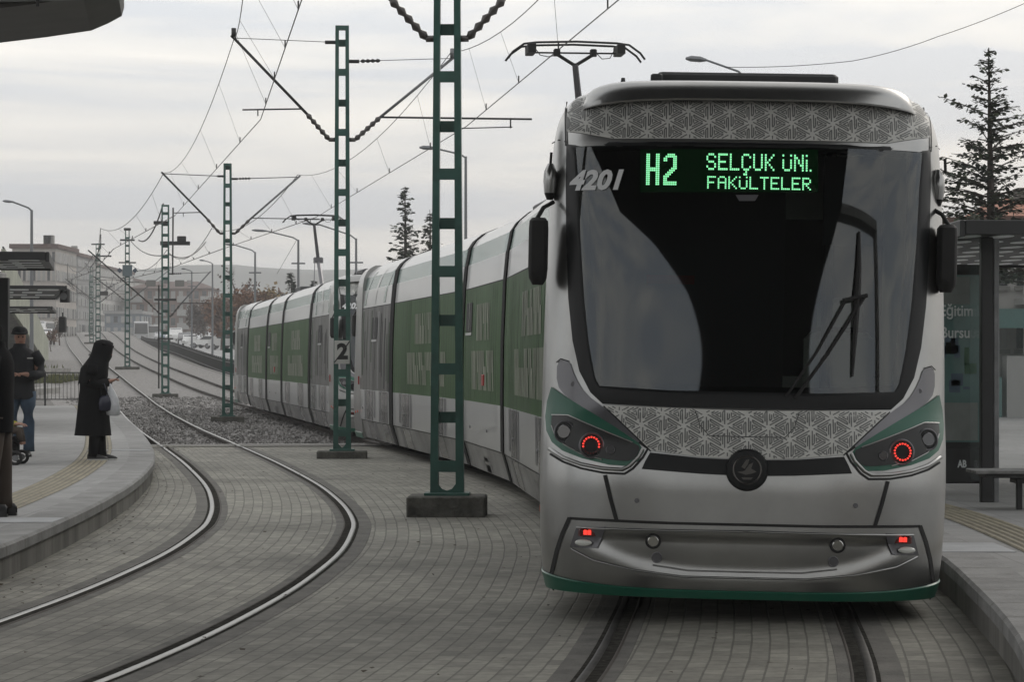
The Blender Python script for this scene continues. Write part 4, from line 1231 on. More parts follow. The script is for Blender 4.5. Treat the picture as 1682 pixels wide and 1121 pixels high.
bracket(mH, -1, 4.2, 2.3, 5.6, 4.6, 1.9, None, True); bracket(mH, 1, 4.2, 2.3, 5.6, 4.6, 2.2, None, True)

# ------------------------------------------------------------------ contact and messenger wires
def wire_pair(label, pts, r=.0075):
    """pts: (X, Y, contact z, messenger x, messenger z) at each mast, messenger sags between"""
    t = thing('overhead_wire', label, 'overhead wire', (pts[0][0], pts[0][1], pts[0][2]), group='overhead contact lines')
    b = Vector(t.location)
    cw = MB(); mw = MB(); dr = []
    for (A, B) in zip(pts, pts[1:]):
        a = Vector((A[0], A[1], A[2])); c = Vector((B[0], B[1], B[2])); ma_ = Vector((A[3], A[1], A[4])); mc = Vector((B[3], B[1], B[4]))
        rr = r*max(1, (A[1]+B[1])/110)
        cw.tube([a-b, c-b], rr, 5, 0, caps=False)
        n = 14; sag = min(.85, .012*(c-a).length+.25); mp_ = []
        for i in range(n+1):
            f = i/n; p = ma_+(mc-ma_)*f; p.z -= 4*sag*f*(1-f); mp_.append(p)
        mw.tube([p-b for p in mp_], rr*.9, 5, 0, caps=False)
        k = 4 if A[1] < 110 else 3
        for i in range(1, k+1):
            f = (i-.3)/(k+.4); q = a+(c-a)*f; j = min(n, int(round(f*n))); m_ = MB(); m_.tube([q-b, mp_[j]-b], rr*.38, 4, 0)
            m_.tube([q-b-Vector((0,0,.0)), q-b+Vector((0,0,.10))], rr*1.4, 5, 0)
            dr.append(m_)
    cw.build('contact_wire', [M_wire], t, fix=False); mw.build('messenger_wire', [M_wire], t, fix=False)
    for m_ in dr: m_.build('dropper', [M_wire], t, fix=False)
wire_pair('overhead wire above the left track, nearest masts to the horizon',
  [(-2.3, 9, 5.55, -2.6, 6.6), (-2.08, 26.6, 5.55, -2.64, 6.75), (-4.10, 42.2, 5.53, -4.53, 6.86), (-9.20, 70.6, 5.55, -9.5, 6.72), (-15.4, 100, 5.9, -15.9, 6.7), (-24.2, 150, 6.8, -24.3, 7.7), (-33.2, 195, 7.7, -33.5, 8.9), (-42.2, 248, 8.9, -42.6, 9.7), (-52.5, 310, 10.2, -52.7, 11.1), (-65, 386, 11.5, -65, 12.6)])
wire_pair('overhead wire above the right track, reaching over both tram roofs',
  [(1.2, 9, 5.5, 1.25, 6.6), (1.42, 26.6, 5.58, 1.35, 6.72), (-.74, 42.2, 5.42, -1.0, 6.62), (-5.35, 70.6, 5.50, -5.85, 6.66), (-11.2, 100, 5.9, -11.6, 6.7), (-20.2, 150, 6.8, -20.0, 8.0), (-29.0, 195, 7.7, -28.8, 8.9), (-38.0, 248, 8.9, -38.2, 9.7), (-48.5, 310, 10.2, -48.6, 11.1), (-60.5, 386, 11.5, -60.5, 12.6)])
def single_wire(label, pts, r, name='utility_cable', cat='cable', sag=0.0):
    m = MB(); q = []
    for a, b in zip(pts, pts[1:]):
        for i in range(12):
            f = i/12; p = Vector(a)+(Vector(b)-Vector(a))*f; p.z -= 4*sag*f*(1-f); q.append(p)
    q.append(Vector(pts[-1])); o = q[0].copy()
    m.tube([p-o for p in q], r, 5, 0, caps=False); ob = m.build(name, [M_wire], None, fix=False, label=label, cat=cat); ob.location = o
    return ob
single_wire('thin slack cable crossing the sky above the right shelter', [at(1190,110,60), at(1400,100,60), at(1540,60,60), at(1720,-12,60)], .008, sag=.05)
single_wire('cable loop hanging from the switch mast to the left', [at(268,335,100), at(228,395,108)], .03, sag=.5)
single_wire('cable loop hanging from the spiked mast', [at(165,400,195), at(140,432,205)], .05, sag=.9)
single_wire('cable from the switch mast running right below the hills', [at(214,395,150), at(278,418,100), at(338,398,110)], .025, sag=.35)
single_wire('slanting tie cable between the far street lamps', [at(487,395,140), at(455,450,150)], .012)

# ------------------------------------------------------------------ street lamps
M_lamp = mat('lamp_pole_grey', (.17,.18,.19), .5, .4)
def lamp(label, X, Y, ztop, zb, arm, rise, r=.09, cross=True, headl=.75, hz=None):
    t = thing('street_lamp', label, 'street lamp', (X, Y, zb), group='street lamps')
    m = MB(); m.tube([(0,0,-.3), (0,0,ztop-zb)], r, 8, 0, r1=r*.6); m.build('pole', [M_lamp], t)
    if arm:
        m = MB(); h = ztop-zb; s = 1 if arm > 0 else -1
        m.tube([(0,0,h-.05),(arm*.12,0,h+rise*.25),(arm*.75,0,h+rise)], r*.45, 6, 0); ar = m.build('arm', [M_lamp], t)
        m = MB(); a0 = arm-s*headl*.5
        m.loft([[(arm*.70+ (arm*.3+s*.1)*f, yy*w_, h+rise*(.93+.1*f)+zz*w_) for yy, zz in ((-.14,0),(-.1,.07),(.1,.07),(.14,0),(.08,-.05),(-.08,-.05))] for f, w_ in ((0,.45),(.3,1),(.75,1),(1,.4))], True, 0, caps=True)
        m.build('lamp_head', [M_lamp], ar)
    if cross:
        m = MB(); m.box(-.35,.35,-.04,.04,ztop-zb-1.25,ztop-zb-1.17); m.build('crossbar', [M_lamp], t)
    return t
def lamp_px(label, px, py, Y, headpx, headpy, **k):
    p = at(px, py, Y); h = at(headpx, headpy, Y); zb = terr(p.x, Y)
    return lamp(label, p.x, Y, p.z, zb, h.x-p.x, h.z-p.z, **k)
lamp_px('street lamp rising just behind the nearest tram roof', 1224, 124, 62, 1133, 97, cross=False, r=.06)
lamp_px('street lamp pole rising right of the nearest ladder mast', 765, 257, 84, 694, 243, cross=False, r=.07)
lamp_px('street lamp behind the mast with the number plate', 585, 392, 130, 500, 368)
lamp_px('street lamp left of the rear pantograph', 490, 394, 132, 417, 379)
lamp_px('street lamp above the autumn trees', 419, 414, 150, 372, 402)
lamp_px('short far lamp post right of the brown flats', 349, 433, 190, 330, 428, cross=False)
lamp_px('far post in front of the brown flats', 315, 446, 210, 300, 442, cross=True)
lamp_px('lone street lamp above the left shelter roofs', 52, 345, 126, 8, 331, cross=False, r=.11)
# ------------------------------------------------------------------ shelters
M_shel = mat('shelter_steel', (.028,.029,.03), .5, .2, var=.2)
M_pane = mat('milky_roof_pane', (.85,.88,.88), .35)
M_shglass = mat('shelter_glass', (.30,.38,.38), .03, spec=.6, alpha=.16)
M_poster = mat('poster_teal', (.075,.17,.16), .3, coat=.6, var=.35, vscale=1.6)
M_poster2 = mat('poster_paper', (.20,.22,.21), .4, var=.3, vscale=2)
M_posttxt = mat('poster_lettering', (.62,.66,.66), .5)
M_wood = mat('bench_slat', (.21,.21,.205), .6, var=.4, vscale=9)
def shelter_roof(root, W, D, nx, ny, th=.10, tilt=0.0, skew=0.0, fascia=.16, lens=True):
    """flat steel roof W x D (x, y) with rows of milky lens-shaped panes showing in its underside"""
    M = Matrix.Rotation(tilt, 4, 'X')
    m = MB(); m.rbox(0, W, 0, D, 0, th, .01, 0, M); m.rbox(0, W, -.05, -.002, -.01, fascia, .008, 0, M); m.rbox(0, W, D+.002, D+.05, -.03, th+.02, .008, 0, M); m.rbox(-.05,-.002,-.05,D+.05,-.03,fascia,.008,0,M); m.rbox(W+.002,W+.05,-.05,D+.05,-.03,fascia,.008,0,M)
    rf = m.build('roof_deck', [M_shel], root)
    m = MB()
    for j in range(ny):
        for i in range(nx):
            cx_ = W*(i+.5+(.5 if j % 2 else 0)*skew)/nx; cy = D*(j+.5)/ny
            if cx_ > W-.1: continue
            a = W/nx*.36; b = D/ny*.30
            pts = []
            for k in range(12):
                t = k/12*2*math.pi
                if lens: x = cx_+a*math.cos(t); y = cy+b*math.copysign(abs(math.sin(t))**1.3, math.sin(t))+a*.35*math.cos(t)*.4
                else: x = cx_+a*math.copysign(abs(math.cos(t))**.3, math.cos(t)); y = cy+b*math.copysign(abs(math.sin(t))**.3, math.sin(t))
                pts.append(M @ Vector((x, y, -.006)))
            n = len(m.v); m.v += [tuple(p) for p in pts]; m.v += [tuple(M @ Vector((0,0,-.006))+Vector((0,0,0))) for _ in ()]
            m.face(range(n, n+12))
    if m.v: m.build('roof_panes', [M_pane], rf, fix=False)
    return rf

# right-hand shelter with poster case
SH = thing('tram_shelter', 'dark steel shelter with teal poster case at the right edge of the platform', 'shelter', (4.15, 24.4, .26))
b0 = Vector(SH.location)
roofo = link('roof', None, SH); COL.objects.unlink(roofo); bpy.data.objects.remove(roofo)
rf = shelter_roof(SH, 5.0, 8.0, 16, 7, .06, 0, 1.0, fascia=.12)
for o in [rf]: o.location = (at(1566,405,24.4).x-b0.x, -.6, 2.51); o.rotation_euler = (0, 0, R(2))
px1 = at(1625,600,24.4).x-b0.x
m = MB(); m.rbox(px1-.085, px1+.03, -.06, .06, 0, 2.50, .01, 0); m.rbox(px1+.031, px1+.085, -.05, .05, 0, 2.49, .008, 1); m.build('post', [M_shel, M_galv], SH)
m = MB(); m.rbox(px1-.085+2.6, px1+2.68, 4.0, 4.1, 0, 2.38, .01, 0); m.build('post', [M_shel], SH)
m = MB(); m.rbox(px1-.66, px1-.58, 3.9, 4.0, 0, 2.38, .01, 0); m.build('post', [M_shel], SH)
# poster case between the posts
yc = 1.55; xa = at(1547,600,24.4+yc).x-b0.x-.30; xb = at(1609,600,24.4+yc).x-b0.x
m = MB(); m.rbox(xa-.05, xb+.05, yc+.03, yc+.14, .10, 2.30, .01); fr = m.build('poster_case', [M_shel], SH)
def zz(py): return CAMH-(py-HZ)/(F/(24.4+yc))-b0.z
m = MB(); m.box(xa, xb, yc-.002, yc+.02, zz(727), zz(452), 0); m.box(xa+.02, xb-.10, yc-.006, yc-.0025, zz(500), zz(455), 1); m.box(xa+.28, xb-.02, yc-.006, yc-.0025, zz(724), zz(662), 1)
m.build('poster', [M_poster, M_poster2], fr)
for word, py, size, mm, px in (('Eğitim', 519, .155, M_posttxt, 1571), ('Bursu', 555, .155, M_posttxt, 1569)):
    me = text_mesh(word, size, .001, 0, .003, mm)
    for v in me.vertices: v.co = Vector((at(px,0,24.4+yc).x-b0.x+v.co.x*.82, yc-.008-v.co.z, zz(py)+v.co.y))
    link('poster_lettering', me, fr)
m = MB(); rr = random.Random(3)
for i in range(14):
    x = rr.uniform(xa+.05, xb-.15); z = rr.uniform(zz(650), zz(575)); m.box(x, x+rr.uniform(.03,.14), yc-.005, yc-.0022, z, z+rr.uniform(.02,.2), rr.choice((0,1)))
m.build('poster_picture', [mat('poster_green', (.05,.12,.07), .4), mat('poster_blue', (.06,.10,.14), .4)], fr, fix=False)
m = MB(); m.rbox(xa-.05, xb+.05, yc-.01, yc+.026, .12, zz(735), .006); lp = m.build('lower_panel', [M_shel], fr)
me = text_mesh('AB', .10, .001, 0, .004, M_posttxt)
for v in me.vertices: v.co = Vector((at(1580,0,24.4+yc).x-b0.x+v.co.x*.7, yc-.0125-v.co.z, zz(768)+v.co.y))
link('panel_lettering', me, lp)
m = MB(); m.box(px1+.20, px1+2.6, 4.03, 4.045, .15, 2.3, 0); m.build('glass_wall', [M_shglass], SH)
m = MB(); m.box(px1+.09, px1+.095, .1, 3.9, .15, 2.3, 0); m.build('glass_wall', [M_shglass], SH)
m = MB(); m.rbox(px1+.092, px1+.115, .10, .45, 1.05, 1.85, .004, 0); m.build('timetable_board', [M_poster2], SH)
# bench
bx = at(1640,768,23.2)
BN_ = thing('bench', 'slatted bench on a single dark leg under the shelter roof', 'bench', (bx.x, 23.2, .26))
m = MB()
for i in range(4): m.rbox(-.25, 1.4, -.24+i*.125, -.24+i*.125+.11, .33, .36, .005, 0)
m.build('seat', [M_wood], BN_)
m = MB(); m.rbox(-.15, 1.35, -.20, .20, .29, .329, .004, 0); m.build('seat_frame', [M_shel], BN_)
for x in (.16, 1.25):
    m = MB(); m.rbox(x, x+.05, -.03, .03, 0, .29, .005, 0); m.rbox(x-.03,x+.08,-.16,.16,.24,.289,.01,0); m.build('leg', [M_shel], BN_)

# left-hand shelters
def left_shelter(label, Y, X1, W, D, z, panes, tilt, post=True, fascia=.16, lens=False, th=.1, rz=7):
    t = thing('tram_shelter', label, 'shelter', (X1, Y, .26), R(0), group='shelters along the left platform')
    rf = shelter_roof(t, W, D, panes[0], panes[1], th, tilt, 1.0, fascia, lens); rf.location = (-W, 0, z-.26); rf.rotation_euler = (0, 0, R(rz))
    for (x, y) in (((-W*.35, D*.5), (-W*.85, D*.5)) if post else ()):
        m = MB(); m.rbox(x-.07, x+.07, y-.07, y+.07, 0, z-.26+x*0, .01); m.build('post', [M_shel], t)
    return t
left_shelter('nearest dark shelter roof on the left platform, largest of the left roofs', 33.2, -6.05, 4.0, 7.0, 2.92, (7, 8), R(1.0), fascia=.10, rz=9.5)
left_shelter('middle shelter roof on the left platform with chequered panes and a loudspeaker', 48.2, -8.45, 7.5, 9.5, 2.98, (13, 4), R(.2), fascia=.05, th=.04, rz=11)
left_shelter('farthest shelter roof on the left platform', 66, -11.9, 8.5, 6.0, 2.95, (12, 4), R(0), fascia=.05, th=.04, rz=9)
m = MB(); m.rbox(-.09,.09,-.12,.12,-.28,0,.03,0); m.tube([(0,-.12,-.16),(0,-.2,-.16)], [.05,.075], 12, 1)
m.build('loudspeaker', [M_dark, M_galv], None, label='small round loudspeaker hanging under the chequered shelter roof', cat='loudspeaker').location = at(107,474,51.6)
m = MB(); m.rbox(-.09,.09,-.12,.12,-.42,0,.03,0); m.tube([(0,0,0),(0,0,.1)],.02,6); m.build('hanging_signal', [M_dark], None, label='little dark box hanging under the farthest left shelter', cat='signal').location = at(103,520,68)
# dark post close to the left edge
m = MB(); m.rbox(-.07,.07,-.07,.07,0,2.55,.01); m.build('shelter_post', [M_shel], None, label='dark square post behind the man in jeans', cat='post').location = (at(7,0,38).x, 38, .26)

# near station roof at the top left corner
RO = thing('station_roof', 'underside of the big brown station roof in the top left corner', 'roof', (-3.9, 24.7, .26))
s_ = F/24.7; prof2 = []
def L2(px, py): return ((px-CX)/s_+3.9, CAMH-(py-HZ)/s_-.26)
pts = [L2(-900,190), L2(0,70), L2(75,61), L2(150,50), L2(178,38), L2(200,26), L2(204,12), L2(204,-40), L2(150,-75), L2(-900,-110)]
m = MB(); m.loft([[(x+.30, -2.3, z) for x, z in pts], [(x, 0, z) for x, z in pts]], True, 0, caps=True); m.build('roof_beam', [mat('brown_roof_metal', (.055,.052,.046), .5, .2, var=.3)], RO)
pts = [L2(-900,16), L2(60,17), L2(150,16), L2(178,15), L2(190,5), L2(192,-30), L2(-900,-60)]
pts = [(x*1+.28, z*1+.02) for x, z in [L2(-900,62), L2(60,62), L2(150,58), L2(178,44), L2(194,25), L2(196,-30), L2(-900,-60)]]
m = MB(); m.prism(pts, 'y', -2.36, -2.304, 0); pn = m.build('fascia_panel', [mat('grey_fascia_metal', (.12,.125,.12), .35, .5, var=.2, vscale=2)], RO)
m = MB(); q = L2(88,2); m.box(q[0]+.27, q[0]+.294, -2.375, -2.362, L2(0,66)[1], L2(0,-25)[1]); m.build('fascia_joint', [M_black], RO)
m = MB(); m.rbox(-5.2, -4.9, 2, 2.3, 0, L2(0,110)[1]+.1, .01); m.build('column', [M_shel], RO)

# ------------------------------------------------------------------ railing at the end of the left platform
RL = thing('railing', 'low dark steel railing across the end of the left platform', 'railing', (-16.9, 87, terr(-16.9,87)))
m = MB(); W = 2.6
m.tube([(-3,0,1.12),(W,0,1.12)], .022, 6); m.tube([(-3,0,.22),(W,0,.22)], .02, 6); m.build('rail_bar', [M_dark], RL)
m = MB()
for i in range(44):
    x = -3+i*.13; m.tube([(x,0,.22),(x+.0,0,1.12)], .009, 5)
    if i % 4 == 0: m.torus((x+.06,0,.95), (0,1,0), .055, .008, 10, 4)
m.build('balusters', [M_dark], RL)
for x in (-1.7, .1, 1.2, 2.6):
    m = MB(); m.tube([(x,0,-.1),(x,0,1.16)], .033, 6); m.build('post', [M_dark], RL)

# ------------------------------------------------------------------ footbridge ramp behind the shelters
M_ramp = mat('pale_green_concrete', (.33,.345,.28), .85, var=.3, vscale=.8, bump=.2)
FB = thing('footbridge_ramp', 'pale green concrete footbridge ramp sloping down behind the left shelters', 'ramp', (-31.0, 150, terr(-31,150)))
fb = Vector(FB.location)
def rampline(t): # t 0 top .. 1 bottom
    px = 2+t*73; 
    return at(px, 446+ (588-446)*(t**1.12), 138+42*t)-fb
for k, (dx, nm) in enumerate(((0, 'parapet'), (-2.4, 'parapet'))):
    m = MB(); rings = []
    for i in range(13):
        t = i/12; p = rampline(t); top = 1.2; th = 1.7-.9*t
        rings.append([(p.x+dx, p.y, p.z-th), (p.x+dx+.2, p.y, p.z-th), (p.x+dx+.2, p.y, p.z+top), (p.x+dx, p.y, p.z+top)])
    m.loft(rings, True, 0, caps=True); m.build(nm, [M_ramp], FB)
m = MB(); m.loft([[(rampline(i/12).x-2.2, rampline(i/12).y, rampline(i/12).z-.5), (rampline(i/12).x, rampline(i/12).y, rampline(i/12).z-.5), (rampline(i/12).x, rampline(i/12).y, rampline(i/12).z), (rampline(i/12).x-2.2, rampline(i/12).y, rampline(i/12).z)] for i in range(13)], True, 0, caps=True); m.build('ramp_deck', [M_conc], FB)
for dx in (.1, -2.3):
    m = MB(); m.tube([rampline(i/12)+Vector((dx,0,1.28)) for i in range(13)], .06, 6); m.build('handrail', [M_dark], FB)
m = MB(); p = rampline(0); m.rbox(p.x-2.6, p.x+.3, p.y-1.2, p.y-.05, -1, p.z-.1, .05); m.build('pier', [M_conc], FB)

# ------------------------------------------------------------------ fence between track and road
fence_pts = []
for Y in frange(96, 330, 2.0):
    p = tpt(Y, 4.15); fence_pts.append(Vector((p.x, p.y, terr(p.x, p.y))))
FN = thing('picket_fence', 'dark picket fence between the right track and the road', 'fence', tuple(fence_pts[0])); f0 = fence_pts[0]
m = MB()
for h in (.25, .88): m.tube([p-f0+Vector((0,0,h)) for p in fence_pts], .035, 4)
m.build('fence_rails', [M_dark], FN, fix=False)
m = MB()
for a, b in zip(fence_pts, fence_pts[1:]):
    n = 7 if a.y < 220 else 5
    for i in range(n):
        p = a+(b-a)*i/n-f0; w_ = .017
        m.box(p.x-w_, p.x+w_, p.y-w_, p.y+w_, p.z-.05, p.z+1.02+(.08 if i % 2 else 0))
m.build('pickets', [M_dark], FN, fix=False, kind='stuff')
m = MB(); m.loft([[p-f0+Vector((-.25,0,-.3)), p-f0+Vector((-.15,0,.05)), p-f0+Vector((.15,0,.05)), p-f0+Vector((.25,0,-.3))] for p in fence_pts], True, 0, caps=True)
m.build('plinth', [M_concdark], FN)

# ------------------------------------------------------------------ buildings
M_roof = mat('roof_tiles', (.10,.06,.05), .9, var=.3, vscale=2)
M_roofor = mat('orange_roof_tiles', (.30,.13,.08), .9, var=.3, vscale=2)
M_win = mat('window_glass', (.035,.04,.045), .15, coat=.5)
M_winlt = mat('window_curtained', (.32,.32,.31), .4)
def building(label, x0, x1, y0, y1, z0, z1, wallm, cols, rows, roof='flat', balc=False, side=None, roofm=None, wh=.55, ww=.55, roofh=1.6, seed=1, cat='building', group='buildings in the distance', chim=2):
    t = thing('building', label, cat, ((x0+x1)/2, y0, z0), group=group)
    W = x1-x0; D = y1-y0; H = z1-z0; rnd = random.Random(seed)
    m = MB(); m.box(-W/2, W/2, 0, D, -2, H); m.build('wall', [wallm], t)
    m = MB(); fh = H/rows; frm = MB()
    mats_ = [M_win, M_winlt]
    for side_ in ('f', 's', 'l'):
        n = cols if side_ == 'f' else max(2, int(cols*min(D, 40)/W)); span = W if side_ == 'f' else D; n = min(n, 40)
        for r in range(rows):
            for c_ in range(n):
                a = span*(c_+.5-ww/2)/n; b = span*(c_+.5+ww/2)/n; zb = fh*(r+.25); zt = zb+fh*wh
                k = 0 if rnd.random() < .45 else 1
                if side_ == 'f': m.box(-W/2+a, -W/2+b, -.03, -.004, zb, zt, k); frm.box(-W/2+a-.06, -W/2+b+.06, -.10, -.032, zb-.12, zb-.02, 0)
                elif side_ == 's': m.box(W/2+.004, W/2+.03, a, b, zb, zt, k); frm.box(W/2+.032, W/2+.1, a-.06, b+.06, zb-.12, zb-.02, 0)
                else: m.box(-W/2-.03, -W/2-.004, a, b, zb, zt, k)
    m.build('windows', mats_, t, fix=False, kind='stuff'); frm.build('window_sills', [M_conc], t, fix=False, kind='stuff')
    if balc:
        for r in range(1, rows):
            for c_ in range(0, cols, 3):
                m = MB(); a = -W/2+W*(c_+.1)/cols; b = -W/2+W*(c_+1.6)/cols
                m.box(a, b, -1.2, -.05, fh*r-.1, fh*r+.05); m.box(a, b, -1.2, -1.1, fh*r+.052, fh*r+1.0); m.build('balcony', [M_winlt], t, fix=False)
    m = MB(); rm = roofm or M_roof
    if roof == 'hip':
        e = .6; m.loft([[(-W/2-e, -e, H), (W/2+e, -e, H), (W/2+e, D+e, H), (-W/2-e, D+e, H)], [(-W/2+W*.2, D*.45, H+roofh), (W/2-W*.2, D*.45, H+roofh), (W/2-W*.2, D*.55, H+roofh), (-W/2+W*.2, D*.55, H+roofh)]], True, 0, caps=True)
    else: m.box(-W/2-.3, W/2+.3, -.3, D+.3, H+.002, H+.5)
    rf_ = m.build('roof', [rm], t)
    for i in range(chim):
        m = MB(); x = rnd.uniform(-W*.38, W*.38); m.box(x-.4, x+.4, D*.3, D*.3+1, H+.1, H+roofh*.7+.6); m.build('chimney', [M_concdark if i % 2 else M_conc], rf_)
    return t
def bpx(label, pxa, pxb, pyt, Y, D, wallm, cols, rows, **k):
    a = at(pxa, pyt, Y); b = at(pxb, pyt, Y); z0 = max(terr((a.x+b.x)/2, Y)-.5, 0)
    return building(label, a.x, b.x, Y, Y+D, z0, a.z, wallm, cols, rows, **k)
W_brown = mat('brown_plaster', (.17,.105,.08), .9, var=.2, vscale=.3)
W_cream = mat('cream_plaster', (.42,.39,.36), .9, var=.15, vscale=.3)
W_grey = mat('grey_plaster', (.28,.28,.28), .9, var=.2, vscale=.3)
W_white = mat('white_plaster', (.48,.47,.45), .9, var=.15, vscale=.3)
bpx('brown four storey flats with hipped roof left of centre', 214, 342, 474, 470, 18, W_brown, 10, 4, roof='hip', balc=True, seed=3, roofh=1.5, chim=5)
bpx('small orange roofed house left of the brown flats', 170, 214, 486, 520, 12, W_cream, 4, 3, roof='hip', roofm=M_roofor, seed=4, roofh=1.4)
bpx('low blue grey house in front of the orange roof', 172, 232, 516, 430, 12, mat('blue_grey_plaster', (.16,.19,.22), .9), 5, 2, roof='flat', seed=5, roofh=1.0, chim=0, roofm=W_grey)
bpx('tall cream flats seen above the left shelter roof', 20, 92, 408, 300, 14, W_cream, 9, 5, seed=6, chim=3)
bpx('grey block peeking out beside the cream flats', 106, 128, 421, 380, 16, W_grey, 3, 6, seed=7, chim=1)
bpx('white gabled block at the vanishing point', 118, 132, 432, 430, 60, W_white, 2, 6, seed=8, chim=1)
bpx('pale apartment row right of the white gable', 130, 150, 447, 470, 70, W_cream, 3, 6, seed=9, chim=1)
bpx('grey apartment row nearest the vanishing rails', 148, 160, 466, 540, 60, W_grey, 2, 5, seed=12, chim=1)
bpx('dark low block behind the roadside cars', 336, 392, 500, 520, 16, W_grey, 6, 3, seed=10, roof='hip', roofh=1.5)
bpx('pinkish house roof right of the conifer', 1655, 1790, 356, 95, 12, mat('pink_plaster', (.36,.22,.18), .9), 4, 3, seed=11, roof='hip', roofm=M_roofor, roofh=1.0)
# street front seen through the right shelter
SF = bpx('grey shop building seen through the right shelter glass', 1560, 1900, 392, 62, 14, W_white, 10, 3, seed=21, balc=True, chim=0)
m = MB(); b_ = Vector(SF.location)
for i in range(6):
    a = at(1600+i*50, 0, 61).x-b_.x
    m.box(a, a+.6, -1.3, -.7, .02-0, 1.2+.5*(i % 3), i % 3)
m.build('shop_goods', [M_poster, M_winlt, mat('shop_red', (.2,.03,.03), .5)], SF, fix=False)
m = MB(); m.box(-2.5, 2.5, -1.6, -.06, 2.5, 2.65, 0); m.box(-2.5,2.5,-1.62,-1.58,2.35,2.8,1); m.build('shop_awning', [M_winlt, M_poster], SF, fix=False)
# buildings behind the camera and an added dark deck, mirrored by the windscreen
W_dk0 = mat('unused_dark', (.03,.03,.03)); W_dk = mat('dark_stone_cladding', (.035,.035,.037), .7, var=.2)
def back_block(label, x0, x1, y0, D, H, m_, seed):
    t = building(label, x0, x1, y0-D, y0, 0, H, m_, 10, max(3, int(H/3.2)), seed=seed, group='buildings behind the viewpoint', chim=0)
    return t
REFDECK = thing('footbridge', 'unseen dark deck added high above the viewpoint for the windscreen to mirror', 'footbridge', (0, 0, 8))  # added unseen deck, its outline shaped to give the dark windscreen reflection
m = MB(); m.prism([(-9.6,17.5),(-9.0,13.9),(-7.4,6.5),(-4.0,2.6),(-1.4,-1.3),(.1,-4.6),(1.4,-9),(4.4,-9),(4.9,-4.2),(5.5,-1.4),(6.1,2.0),(6.3,4.6),(5.6,9.0),(5.2,17.5)], 'z', 0, .5); m.build('deck', [mat('reflected_deck_dark', (.012,.012,.013), .9)], REFDECK)
for x, y in ((-8.6, 15), (12.5, 2.8)):
    m = MB(); m.rbox(x-.3, x+.3, y-.3, y+.3, -7.74, -.002 if x < 0 else .5, .03); m.build('column', [M_conc], REFDECK)
m = MB(); m.rbox(5.0, 12.8, 2.4, 3.2, 0.502, .9, .03); m.build('beam', [M_conc], REFDECK)
BACKS = [back_block('lower grey block to the left behind the viewpoint', -60, -24, -50, 14, 15, W_grey, 32), back_block('lower cream block to the right behind the viewpoint', 22, 70, -50, 14, 13, W_cream, 33)]
# ------------------------------------------------------------------ trees
M_needle = mat('conifer_needles', (.032,.047,.030), .8, var=.6, vscale=2.5)
M_needle2 = mat('conifer_needles_light', (.05,.065,.03), .8, var=.5, vscale=2.5)
M_bark = mat('bark', (.05,.04,.033), .95, var=.4, vscale=6)
M_brown = mat('autumn_leaves', (.17,.085,.045), .9, var=.5, vscale=1.2)
M_brown2 = mat('ochre_leaves', (.22,.15,.05), .9, var=.4, vscale=1.2)
M_twig = mat('bare_twigs', (.085,.06,.05), .9)
def conifer(label, X, Y, z0, H, Rb, seed, dens=1.0, light=.35, asym=1.0, leaf=1.0, base=.12):
    rnd = random.Random(seed)
    t = thing('conifer_tree', label, 'conifer', (X, Y, z0), group='conifers')
    m = MB(); m.tube([(0,0,0),(.05,0,H*.5),(0,0,H*.995)], [H*.022, H*.012, .012], 8); m.build('trunk', [M_bark], t, smooth=True)
    m = MB(); br = MB()
    z = H*base
    while z < H*.985:
        f = 1-z/H; Lr = Rb*(f**1.05)*rnd.uniform(.6, 1.15)+.10+.25*Rb*f*f
        nb = max(3, int((4+5*f)*dens))
        for k in range(nb):
            a = rnd.random()*2*math.pi; l = Lr*rnd.uniform(.35, 1.15)
            if rnd.random() < .12: l *= 1.5
            dirv = Vector((math.cos(a), math.sin(a), 0)); p0 = Vector((0,0,z)); rise = rnd.uniform(.0, .3)+.25*(1-f)
            pts = [p0+dirv*l*u+Vector((0,0,l*(rise*u-.20*f*u*u))) for u in (0,.35,.7,1)]
            br.tube(pts, [.010+.018*f*l/2, .012+.008*f, .008, .004], 4, caps=False)
            n = max(5, int(l*15/leaf*dens))
            for i in range(n):
                u = rnd.random()**.7; i0 = min(2, int(u*3)); q = pts[i0]+(pts[i0+1]-pts[i0])*(u*3-i0)
                sz = rnd.uniform(.10,.22)*leaf*(.5+.6*f+.2); w_ = sz*.42
                d = (dirv*rnd.uniform(.1,1)+Vector((rnd.uniform(-1,1), rnd.uniform(-1,1), rnd.uniform(-.5,.25)))).normalized()
                sd_ = d.cross(Vector((rnd.uniform(-.5,.5), rnd.uniform(-.5,.5), 1))).normalized()*w_
                q = q+Vector((rnd.uniform(-.06,.06), rnd.uniform(-.06,.06), rnd.uniform(-.05,.02)))
                m.add([q-sd_*.4, q+d*sz*.5-sd_, q+d*sz, q+d*sz*.5+sd_, q+sd_*.4], [(0,1,2,3,4)], 1 if rnd.random() < light else 0)
        z += rnd.uniform(.12, .24)*max(1, H/9)*(1.0 if f > .3 else .85)
    m.build('needles', [M_needle, M_needle2], t, fix=False); br.build('branches', [M_bark], t, fix=False)
    return t
p = at(1624, 75, 50); conifer('big dark conifer behind the right shelter', p.x, 50, .1, p.z-.1, 2.9, 5, 1.7, .4, leaf=.66, base=.40)
p = at(1700, 318, 52); conifer('low spreading conifer right of the big one', p.x, 52, .1, p.z-.1, 2.6, 6, 1.6, .3, leaf=.8, base=.62)
p = at(665, 305, 115); conifer('slender conifer behind the first tram roof', p.x, 115, .6, p.z-.6, 1.95, 8, 1.1, .2, leaf=1.35)
p = at(706, 343, 118); conifer('shorter conifer touching the nearest mast', p.x, 118, .6, p.z-.6, 1.75, 9, 1.0, .2, leaf=1.35)
